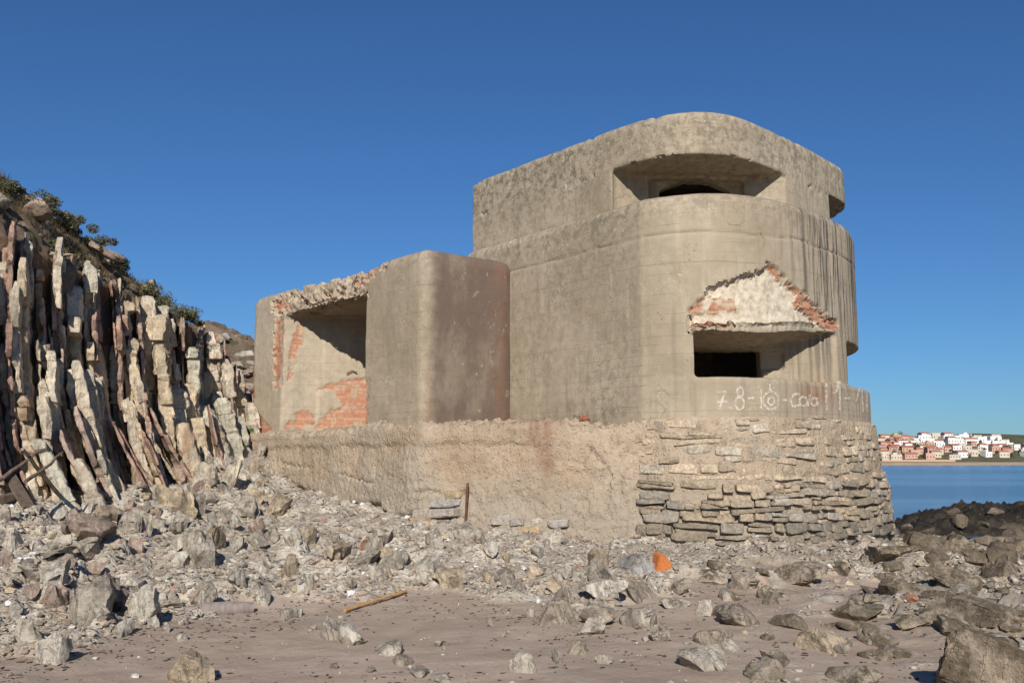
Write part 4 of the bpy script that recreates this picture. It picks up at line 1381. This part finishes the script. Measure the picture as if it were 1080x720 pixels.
def slab_mesh(th, ln, z0, z1, seed, bend):
    rg = random.Random(seed); n = 28
    lev = []; z = z0
    while z < z1:
        hb = rg.uniform(.22, 1.1) * (.65 + th)
        e = min(z + hb, z1)
        if z1 - e < .15: e = z1
        ox, sx = rg.uniform(-.13, .13) * th, rg.uniform(.90, 1.08)
        fr = rg.uniform(0, .42) ** 1.3; ba = rg.uniform(0, .1)
        sk = rg.uniform(-.10, .10)
        k = max(2, int((e - z) / .06))
        for q in range(k + 1):
            f = q / k
            gro = .96 if q in (0, k) else 1.
            tap = 1 - (.35 * max(0, f - .7) / .3 if e == z1 else 0)
            lev.append((z + (e - z) * f + (.006 if q == 0 else 0), ox, fr, ba, sx * gro * tap, gro * tap, sk))
        z = e
    V = []
    for (zz_, ox, fr, ba, sx, gy_, sk) in lev:
        for k in range(n):
            an = 2 * math.pi * (k + .5) / n
            c_, s_ = math.cos(an), math.sin(an)
            x = math.copysign(abs(c_) ** .17, c_) * th / 2 * sx
            y0, y1 = -ln / 2 + fr * ln, ln / 2 - ba * ln
            y = (y0 + y1) / 2 + math.copysign(abs(s_) ** .20, s_) * (y1 - y0) / 2 * gy_
            V.append((x + ox, y, zz_ + sk * x))
    V.append((lev[-1][1], 0, z1 + .03))
    V = np.array(V)
    dn = fbm(V + seed * 3.3, 1.1, 4, seed, .6); d2 = fbm(V + seed * 1.7, 7, 4, seed + 2, .6)
    d3 = np.abs(fbm(V * np.array([1, 1, .55]) + seed * 2.1, 3.2, 4, seed + 8, .6))
    V[:, 0] += th * (.30 * dn + .12 * d2) - np.sign(V[:, 0]) * .07 * d3
    V[:, 1] += .17 * fbm(V + seed * 5.1, 1.4, 4, seed + 5, .6) + .05 * d2 + .10 * d3
    V[:, 2] += .03 * d2
    # beds curl over outwards at the foot
    V[:, 0] += bend * np.exp(-np.maximum(V[:, 2] + .6, 0) / 1.7) - bend * .5
    Fc = []
    for l in range(len(lev) - 1):
        for k in range(n):
            m_ = (k + 1) % n
            Fc.append([l * n + k, l * n + m_, (l + 1) * n + m_, (l + 1) * n + k])
    tp = len(V) - 1; l = (len(lev) - 1) * n
    for k in range(n): Fc.append([l + k, l + (k + 1) % n, tp])
    return mesh_np('rock_slab', V, Fc, [CLIFF], True, 30)


rc = random.Random(21)
YEL = (.56, .455, .315); CRM = (.59, .51, .395); RED = (.42, .275, .21); MAU = (.43, .315, .255); GRN = (.50, .46, .36)


def add_slab(s, out, top, th, ln, tint, seed, lean):
    p = face(s)
    x, y = p[0] + out, p[1]
    g = float(gh(x, y)[0])
    o = link('rock_slab', slab_mesh(th, ln, -.6, top - g, seed, rc.uniform(.5, .95) * (1 - .8 * float(sst(17.5, 21, y))) + .05), cliff)
    o.location = (x, y, g)
    o.rotation_euler = (rc.uniform(-.05, .05), lean + rc.uniform(-.04, .04), STRIKE + rc.uniform(-.12, .12))
    o.color = (*tint, 1)


k = 0
for (s0, s1, oa, ob, ta, tb, la, lb, dens, adv, lna, lnb, skipgap) in [
        (2.0, 18.9, -.20, .16, .84, 1.03, -.05, .02, 1., 1.15, 1.0, 1.7, 1),
        (2.5, 18.9, .14, .40, .55, .97, -.07, .0, .95, 1.0, .9, 1.4, 1),
        (3.0, 18.7, .36, .70, .34, .70, -.12, -.03, .92, .95, .8, 1.2, 1),
        (3.0, 17.4, .85, 1.35, .12, .38, -.26, -.10, .85, .85, .5, 1.0, 0)]:
    s = s0
    while s < s1:
        p = face(s); y = p[1]; topz = np.interp(y, TOPY, TOPZ); g = float(gh(p[0], y)[0])
        thick = rc.random() < .48
        th = rc.uniform(.12, .23) * (1.5 if rc.random() < .2 else 1.) if thick else rc.uniform(.045, .12)
        if thick and y > 18.5: th *= 1.5
        if y < 14.4 and oa > .3: dens_ = 0
        else: dens_ = dens
        if rc.random() < dens_ and not (skipgap and 20.7 < y < 21.8):
            tint = rc.choice([YEL, CRM, YEL, GRN, CRM]) if thick else rc.choice([RED, MAU, RED, YEL, MAU])
            add_slab(s, rc.uniform(oa, ob), g + (topz - g) * rc.uniform(ta, tb), th, rc.uniform(lna, lnb), tint, 300 + k, rc.uniform(la, lb))
        s += (th * rc.uniform(.9, 1.3) + .03) / adv
        k += 1


def hz_at(x, y):
    h = hbvh.ray_cast(Vector((x, y, 30)), Vector((0, 0, -1)))
    return h[0] if h[0] else None


# loose blocks on the slope above the slabs
rk = random.Random(8)
for k in range(34):
    s = rk.uniform(3, 18.5); d = rk.uniform(.5, 1.9)
    p = face(s) + np.array([-.93, .25]) * d
    q = hz_at(p[0], p[1])
    if q is None: continue
    w = rk.uniform(.18, .6)
    o = link('stone', rock_mesh('stone', (w * .8, w * rk.uniform(1, 1.8), w * rk.uniform(.4, .7)), 4000 + k, 3))
    o.location = q + Vector((0, 0, w * .1)); o.rotation_euler = (rk.uniform(-.4, .4), rk.uniform(-.4, .4), rk.uniform(0, 3))
    t = rk.choice([TAN, PINK, GREY, PINK]); o.color = (*t, 1)
    tag(o, 'pinkish loose block on the slope above the upright rock slabs', 'stone', 'loose blocks on the cliff top slope')
# the overhanging slab
pp = P(112, 268, 18.9)
o = link('stone', rock_mesh('stone', (.75, 1.1, .26), 4100, 4)); o.location = pp; o.rotation_euler = (0.05, .30, .5); o.color = (*PINK, 1)
tag(o, 'long flat overhanging slab jutting out at the top of the cliff', 'stone')

# saddle behind
mx, my, MF = grid_mesh(np.linspace(-22, -3, 120), np.linspace(25.5, 48, 110))
mz = 2.0 + 4.1 * np.exp(-(((mx + 10.5) / 5.0) ** 2 + ((my - 33) / 4.5) ** 2)) + 1.2 * sst(-8, -18, mx)
mp = np.stack([mx, my, mz], 1)
mz = mz + .45 * fbm(mp, .8, 5, 111, .55) + .18 * np.abs(fbm(mp * np.array([1, 1, 3]), 2.2, 3, 112))
mound = tag(link('hill', mesh_np('hill', np.stack([mx, my, mz], 1), MF, [HILL])), kind='structure')
mb = BVHTree.FromPolygons([tuple(v) for v in np.stack([mx, my, mz], 1)], MF.tolist())
for k in range(26):
    u, v = rk.uniform(215, 275), rk.uniform(352, 425)
    a, b = ray(u, v)
    h = mb.ray_cast(Vector((0, 0, H)), Vector((a, 1, b)).normalized(), 80)
    if h[0] is None: continue
    w = rk.uniform(.3, .9)
    o = link('stone', rock_mesh('stone', (w, w * 1.2, w * .5), 4200 + k, 3)); o.location = h[0]; o.rotation_euler = (rk.uniform(-.2, .2), rk.uniform(-.2, .2), rk.uniform(0, 3))
    o.color = (*rk.choice([TAN, PINK, GREY]), 1)
    tag(o, 'brown block on the stony hill seen between cliff and bunker', 'stone', 'blocks on the hill behind the bunker')


# ------------------------------------------------------------------ plants
LEAF1 = mat_leaf('dark_scrub_leaf', (.060, .062, .030), (.135, .125, .062))
LEAF2 = mat_leaf('green_leaf', (.045, .10, .025), (.10, .18, .05))


def bush(center, rx, rz, n, seed, mat, leaf=.05):
    rg = np.random.default_rng(seed)
    lob = rg.normal(size=(9, 3)) * np.array([rx * .5, rx * .5, rz * .3]) + np.array([0, 0, rz * .5])
    lr = rg.uniform(.3, .6, 9) * rx * .75
    V, Fc = [], []
    for k in range(n):
        q = rg.integers(9); d = rg.normal(size=3); d /= np.linalg.norm(d)
        c = lob[q] + d * lr[q] * rg.uniform(.4, 1.05) * np.array([1, 1, .75])
        if c[2] < -.1: c[2] = rg.uniform(0, .2)
        t = rg.normal(size=3); t /= np.linalg.norm(t); w = np.cross(t, rg.normal(size=3)); w /= np.linalg.norm(w)
        L = leaf * rg.uniform(.6, 1.5); W = L * .4
        i0 = len(V)
        V += [c - t * L, c + w * W, c + t * L, c - w * W]; Fc.append([i0, i0 + 1, i0 + 2, i0 + 3])
    return mesh_np('shrub', np.array(V), np.array(Fc), [mat], False)


for k, (u, v, w) in enumerate([(12, 183, .5), (30, 198, .75), (47, 206, .6), (63, 217, .55), (80, 232, .6), (97, 243, .55), (120, 272, .4), (148, 290, .6), (165, 300, .7), (180, 312, .7), (193, 322, .6), (75, 268, .35), (57, 262, .35)]):
    a, b = ray(u, v + 4)
    h = hbvh.ray_cast(Vector((0, 0, H)), Vector((a, 1, b)).normalized(), 60)
    if h[0] is None:
        h = hbvh.ray_cast(Vector((0, 0, H)), Vector((ray(u, v + 18)[0], 1, ray(u, v + 18)[1])).normalized(), 60)
    if h[0] is None: continue
    o = link('shrub', bush(None, w * .75, w * .42, 2600, 50 + k, LEAF1, .024)); o.location = h[0] - Vector((0, 0, .08))
    tag(o, ('low dark scrub bush in the row along the skyline of the cliff' if k < 11 else 'small dark bush in the shade above the rock slabs'), 'shrub', ('scrub bushes along the cliff edge' if k < 11 else 'small bushes above the slabs'))
h = on_wall(256, 460, gbvh)
o = link('shrub', bush(None, .30, .34, 700, 90, LEAF2, .045)); o.location = (Pg(253, 462)); tag(o, 'bright green tuft growing at the left foot of the bunker', 'shrub')

# grass tufts on the cliff slope
gt = Acc(); rg = np.random.default_rng(9)
for k in range(4500):
    s = rg.uniform(1, 19); d = rg.uniform(.6, 2.6)
    p = face(s) + np.array([-.93, .25]) * d
    if fbm(np.array([[p[0], p[1], 0]]), .9, 3, 44)[0] < .0: continue
    q = hz_at(p[0], p[1])
    if q is None: continue
    for b_ in range(6):
        an = rg.uniform(0, 6.28); L = rg.uniform(.06, .17); dx, dy = math.cos(an), math.sin(an)
        o3 = np.array([q.x + dx * .02, q.y + dy * .02, q.z - .01])
        gt.add(np.array([o3 + np.array([-dy, dx, 0]) * .006, o3 - np.array([-dy, dx, 0]) * .006, o3 + np.array([dx * L * .6, dy * L * .6, L])]), np.array([[0, 1, 2]]), tuple(np.array([.13, .105, .05]) * rg.uniform(.5, 1.3)))
tag(link('dry_grass', gt.mesh('dry_grass', [PEB], False)), 'sparse dry grass on the slope above the rock slabs', 'grass', kind='stuff')


# ------------------------------------------------------------------ bits and pieces
def pole(name, label, cat, pts, rad, mat, seed, n=10, wob=.12, collars=None):
    V, Fc = tube(pts, rad, n, seed, wob)
    o = link(name, mesh_np(name, V, Fc, [mat], True, 50)); tag(o, label, cat); return o


def lerp(a, b, n, jit=0, seed=0):
    r_ = random.Random(seed)
    return [a.lerp(b, i / (n - 1)) + Vector((r_.uniform(-jit, jit), r_.uniform(-jit, jit), r_.uniform(-jit, jit))) for i in range(n)]


a, b = Pg(195, 645), Pg(267, 645)
a.z += .015; b.z += .045
o = pole('driftwood_log', 'smooth grey driftwood log lying along the upper edge of the sand on the left', 'log', lerp(a, b, 9, .004, 1), [.03, .05, .065, .075, .078, .076, .074, .072, .060], DWOOD2, 3, 14, .05)
a, b = Pg(364, 646), Pg(428, 626)
a.z += .03; b.z += .035
pts = lerp(a, b, 15, .006, 8)
pole('cane', 'broken yellow cane with joints lying on the sand in front of the debris slope', 'cane', pts, [.019 + (.005 if i % 4 == 0 else 0) for i in range(15)], CANE, 4, 9, .03)
a, b = P(23, 474, 12.6), Pg(72, 533)
pole('driftwood_pole', 'long thin pale driftwood pole leaning on the cliff foot at the left', 'driftwood', lerp(a, b, 8, .01, 5), [.022, .026, .03, .03, .03, .03, .028, .02], WOOD, 5)
a, b = P(-14, 516, 12.2), P(44, 474, 13.0)
pole('driftwood_branch', 'dark thin branch crossing the pale driftwood pole', 'driftwood', lerp(a, b, 8, .02, 6), [.03, .03, .028, .026, .024, .02, .016, .01], DWOOD, 6)
a, b = P(28, 508, 12.4), P(66, 478, 13.2)
pole('driftwood_branch', 'short dark branch behind the pale driftwood pole', 'driftwood', lerp(a, b, 7, .02, 7), [.026, .026, .024, .022, .02, .016, .01], DWOOD, 7)


def plank(a, b, w, t, name, label, mat, seed):
    d = (b - a).normalized(); s = d.cross(Vector((0, 0, 1))).normalized(); n = s.cross(d)
    V, Fc = ICO[3]
    q = np.sign(V) * np.abs(V) ** .22
    q /= np.abs(q).max(1)[:, None] ** .9
    L = (b - a).length
    mid = (a + b) / 2
    W = np.array([tuple(mid + d * (x[0] * L / 2) + s * (x[1] * w / 2) + n * (x[2] * t / 2)) for x in q])
    W += .01 * np.stack([fbm(W + seed, 6, 3, seed + j) for j in range(3)], 1)
    tag(link(name, mesh_np(name, W, Fc, [mat], True, 40)), label, 'driftwood')


a, b = Pg(-4, 510), Pg(30, 536)
a.z += .42; b.z += .02
plank(a, b, .17, .03, 'plank', 'wide dark weathered plank tilted against the cliff foot', DWOOD, 3)
a, b = Pg(-12, 532), Pg(16, 526)
a.z += .02; b.z += .05
plank(a, b, .13, .10, 'timber', 'short square dark timber below the tilted plank', DWOOD, 5)

h = on_wall(491, 540, bvh_pl)
bx, by, bz = h[0]
tp, bt = Vector((bx + .04, by - .12, 1.6 + ray(493, 509)[1] * (by - .12))), Vector((bx, by - .10, 1.6 + ray(491, 560)[1] * (by - .1)))
pole('iron_rod', 'rusty iron rod standing upright in front of the cracked plinth', 'rod', lerp(bt, tp, 6, .003, 2), .022, RUSTM, 2, 8, .15)

# orange plastic block: a chipped float with a worn corner
bm = bmesh.new(); bmesh.ops.create_cube(bm, size=1)
bmesh.ops.bevel(bm, geom=list(bm.edges), offset=.07, segments=2, affect='EDGES')
bmesh.ops.subdivide_edges(bm, edges=list(bm.edges), cuts=2, use_grid_fill=True)
for v_ in bm.verts:
    n_ = .05 * math.sin(v_.co.x * 9 + v_.co.z * 7) * math.cos(v_.co.y * 8)
    v_.co *= 1 + n_
    k_ = v_.co.x + v_.co.z - .55
    if k_ > 0: v_.co -= Vector((.7, 0, .7)) * k_ * .7
me = bpy.data.meshes.new('orange_block'); bm.to_mesh(me); bm.free(); me.materials.append(ORANGE)
me.polygons.foreach_set('use_smooth', np.full(len(me.polygons), True)); me.set_sharp_from_angle(angle=R(25))
p = Pg(699, 601)
o = link('orange_block', me); o.location = (p.x, p.y + .06, p.z + .10); o.scale = (.20, .20, .22); o.rotation_euler = (.25, .10, .30)
tag(o, 'chipped bright orange plastic block beside a round dark grey boulder', 'plastic block')
hp = on_wall(617, 446, bvh_pl)
if hp[0] is not None:
    o = link('brick_fragment', rock_mesh('brick_fragment', (.22, .12, .11), 991, 3, BRICK, 6)); o.location = (hp[0].x, hp[0].y + .03, 2.33); o.rotation_euler = (0, .25, .2)
    tag(o, 'broken red brick lying on the ledge at the foot of the round tower', 'brick')

# ------------------------------------------------------------------ far shore and town
FARB = mat_plain('far_beach_sand', (.40, .30, .21), (.33, .25, .18), .05, .9, .1)
FARH = mat_plain('far_hill_scrub', (.060, .068, .035), (.12, .105, .06), .06, .9, .2)


def fz(x, y):
    t = np.clip((y - 1012) / 110, 0, 1)
    return -2.1 + 3.6 * sst(985, 1012, y) + 27 * t ** .9 * (1 - .25 * sst(520, 640, x)) + 6 * sst(1150, 1500, y)


fx, fy, FF = grid_mesh(np.linspace(-400, 1500, 191), np.concatenate([np.linspace(975, 1180, 52), np.linspace(1190, 1700, 20)]))
fzv = fz(fx, fy) - np.where(fy > 1020, 1., 0) * 0 + np.where(fy > 1015, 1.2 * fbm(np.stack([fx, fy, fx * 0], 1), .02, 3, 131), 0)
fm = (fy[FF].mean(1) > 1013).astype(int)
tag(link('far_hill', mesh_np('far_hill', np.stack([fx, fy, fzv], 1), FF, [FARB, FARH], True, None, fm)), kind='structure')
hx, hy, HF2 = grid_mesh(np.linspace(300, 2600, 120), np.linspace(1800, 2600, 30))
hzv = 52 * np.exp(-((hy - 2150) / 240) ** 2) * (1 - .15 * np.sin(hx / 190)) * sst(700, 1050, hx) + 8
tag(link('distant_ridge', mesh_np('distant_ridge', np.stack([hx, hy, hzv], 1), HF2, [FARH])), kind='structure')

WHS = [mat_plain('house_wall_' + n, c, tuple(x * .9 for x in c), .3, .9, .1) for n, c in (('white', (.70, .68, .65)), ('cream', (.52, .45, .36)), ('pink', (.48, .31, .245)), ('ochre', (.46, .31, .20)))]
ROOFS = [mat_plain('roof_tile', (.40, .17, .11), (.32, .13, .09), .4, .9, .1), mat_plain('roof_grey', (.45, .42, .39), (.38, .36, .34), .4, .9, .1)]
WIN = mat_plain('dark_window', (.06, .065, .08), (.04, .045, .06), 1, .3, 0)


def house(x, y, w, d, h, wi, pitched, seed):
    rg = random.Random(seed)
    V, Fc, Mi = [], [], []

    def box(x0, x1, y0, y1, z0, z1, m):
        i = len(V)
        V.extend([(x0, y0, z0), (x1, y0, z0), (x1, y1, z0), (x0, y1, z0), (x0, y0, z1), (x1, y0, z1), (x1, y1, z1), (x0, y1, z1)])
        for f in ([0, 1, 5, 4], [1, 2, 6, 5], [2, 3, 7, 6], [3, 0, 4, 7], [4, 5, 6, 7]): Fc.append([i + q for q in f]); Mi.append(m)
    box(-w / 2, w / 2, -d / 2, d / 2, -3, h, 0)
    if pitched:
        i = len(V); e = .5; r_ = h + min(w, d) * .22
        V.extend([(-w / 2 - e, -d / 2 - e, h + .02), (w / 2 + e, -d / 2 - e, h + .02), (w / 2 + e, d / 2 + e, h + .02), (-w / 2 - e, d / 2 + e, h + .02), (-w / 2 - e, 0, r_), (w / 2 + e, 0, r_)])
        for f in ([0, 1, 5, 4], [2, 3, 4, 5], [1, 2, 5], [3, 0, 4]): Fc.append([i + q for q in f]); Mi.append(1)
    else:
        box(-w / 2 - .15, w / 2 + .15, -d / 2 - .15, d / 2 + .15, h + .02, h + .5, 0)
        if rg.random() < .4: box(-w * .2, w * .15, -d * .2, d * .2, h + .5, h + 2.4, 0)
    ns = max(1, int(h / 3)); nw = max(1, int(w / 3))
    for a_ in range(ns):
        for b_ in range(nw):
            cx = -w / 2 + (b_ + .5) * w / nw; cz_ = a_ * 3 + 1.0
            box(cx - .55, cx + .55, -d / 2 - .06, -d / 2 - .02, cz_, cz_ + 1.35, 2)
    me = mesh_np('house', V, Fc, [WHS[wi], ROOFS[0 if pitched else 1], WIN], False, None, Mi)
    o = link('house', me)
    o.location = (x, y, float(fz(np.array([x]), np.array([y]))[0])); o.rotation_euler = (0, 0, rg.uniform(-.25, .25))
    return o


CN = ['white', 'cream', 'pink', 'ochre']
rh = random.Random(4)
used = []


def try_house(x0, x1, y0, y1, wr, hr, cols, pit, tries=60):
    for _ in range(tries):
        x, y = rh.uniform(x0, x1), rh.uniform(y0, y1); w = rh.uniform(*wr)
        xx = x * y / 1000
        if all(abs(xx - q[0]) > (w + q[2]) * .46 or abs(y - q[1]) > 11 for q in used):
            used.append((xx, y, w)); c = rh.choice(cols); p_ = rh.random() < pit; h = rh.uniform(*hr)
            o = house(xx, y, w, rh.uniform(7, 10), h, c, p_, rh.randrange(9999))
            rowt = 'upper' if y > 1085 else 'middle' if y > 1045 else 'lower'
            lab = f"{CN[c]} {'tiled' if p_ else 'flat roofed'} house in the {rowt} part of the far town across the water"
            tag(o, lab, 'house', f"{CN[c]} {'tiled' if p_ else 'flat roofed'} houses in the {rowt} far town")
            return


for k in range(40): try_house(425, 515, 1082, 1122, (8, 17), (5, 9), [0, 0, 0, 1], .15)
for k in range(30): try_house(385, 440, 1045, 1115, (6, 11), (4, 7), [2, 1, 2, 3, 0], .7)
for k in range(30): try_house(400, 520, 1045, 1085, (6, 12), (4, 7), [0, 2, 1, 0, 2], .5)
for k in range(16): try_house(470, 570, 1030, 1075, (6, 13), (3.5, 6), [0, 2, 0, 1], .4)
for k in range(14): try_house(385, 470, 1020, 1040, (8, 18), (3.5, 6), [3, 2, 1], .25)
for k in range(18): try_house(545, 700, 1035, 1100, (7, 13), (4, 7), [0, 2, 1], .6)
# long ochre promenade wall
pv = []
ww = Acc()
me = mesh_np('promenade_wall', [(380, 1013, -1), (470, 1013, -1), (470, 1015, -1), (380, 1015, -1), (380, 1013, 4), (470, 1013, 4), (470, 1015, 4), (380, 1015, 4)], [[0, 1, 5, 4], [1, 2, 6, 5], [2, 3, 7, 6], [3, 0, 4, 7], [4, 5, 6, 7]], [WHS[3]], False)
tag(link('promenade_wall', me), 'long low ochre wall above the far beach below the pink houses', 'wall')
BARK = mat_plain('bark', (.12, .085, .06))
for k in range(64):
    x, y = rh.uniform(380, 640), rh.uniform(1025, 1122)
    xx = x * y / 1000; s = rh.uniform(2.2, 4.8)
    t = bpy.data.objects.new('tree', None); COL.objects.link(t)
    t.location = (xx, y, float(fz(np.array([xx]), np.array([y]))[0]))
    V, Fc = tube([(0, 0, -1), (0, 0, s * .9)], [s * .09, s * .06], 6)
    link('trunk', mesh_np('trunk', V, Fc, [BARK]), t)
    c_ = link('crown', bush(None, s, s * 1.3, 220, 700 + k, LEAF1, .55), t); c_.location = (0, 0, s * .6)
    rowt = 'upper' if y > 1085 else 'middle' if y > 1050 else 'lower'
    tag(t, f'small dark tree between the houses of the {rowt} far town', 'tree', f'dark trees in the {rowt} far town')

# ------------------------------------------------------------------ light
EL, AZX = R(29), -.03
w = bpy.data.worlds.new('World'); scene.world = w; w.use_nodes = True
nt = w.node_tree; nt.nodes.clear()
wo = nt.nodes.new('ShaderNodeOutputWorld'); bg = nt.nodes.new('ShaderNodeBackground'); sky = nt.nodes.new('ShaderNodeTexSky')
sky.sky_type = 'NISHITA'; sky.sun_disc = False; sky.sun_elevation = EL; sky.sun_rotation = math.pi + AZX
sky.air_density = 1.0; sky.dust_density = .2; sky.ozone_density = 5.0; sky.altitude = 0
hs = nt.nodes.new('ShaderNodeMix'); hs.data_type = 'RGBA'; hs.blend_type = 'MULTIPLY'; hs.inputs[0].default_value = 1; hs.inputs[7].default_value = (.47, .725, .98, 1)
nt.links.new(sky.outputs[0], hs.inputs[6]); nt.links.new(hs.outputs[2], bg.inputs[0]); nt.links.new(bg.outputs[0], wo.inputs[0])
bg.inputs[1].default_value = .064
sd = bpy.data.lights.new('sun', 'SUN'); sd.energy = 4.35; sd.angle = R(.53); sd.color = (1, .94, .85)
so = bpy.data.objects.new('sun', sd); COL.objects.link(so)
dv = Vector((-AZX, math.cos(EL), -math.sin(EL)))
so.rotation_euler = dv.to_track_quat('-Z', 'Y').to_euler()
so.location = (-2, -20, 20)
scene.view_settings.view_transform = 'Standard'; scene.view_settings.look = 'None'
scene.view_settings.exposure = .42; scene.view_settings.gamma = 1; scene.view_settings.use_curve_mapping = False
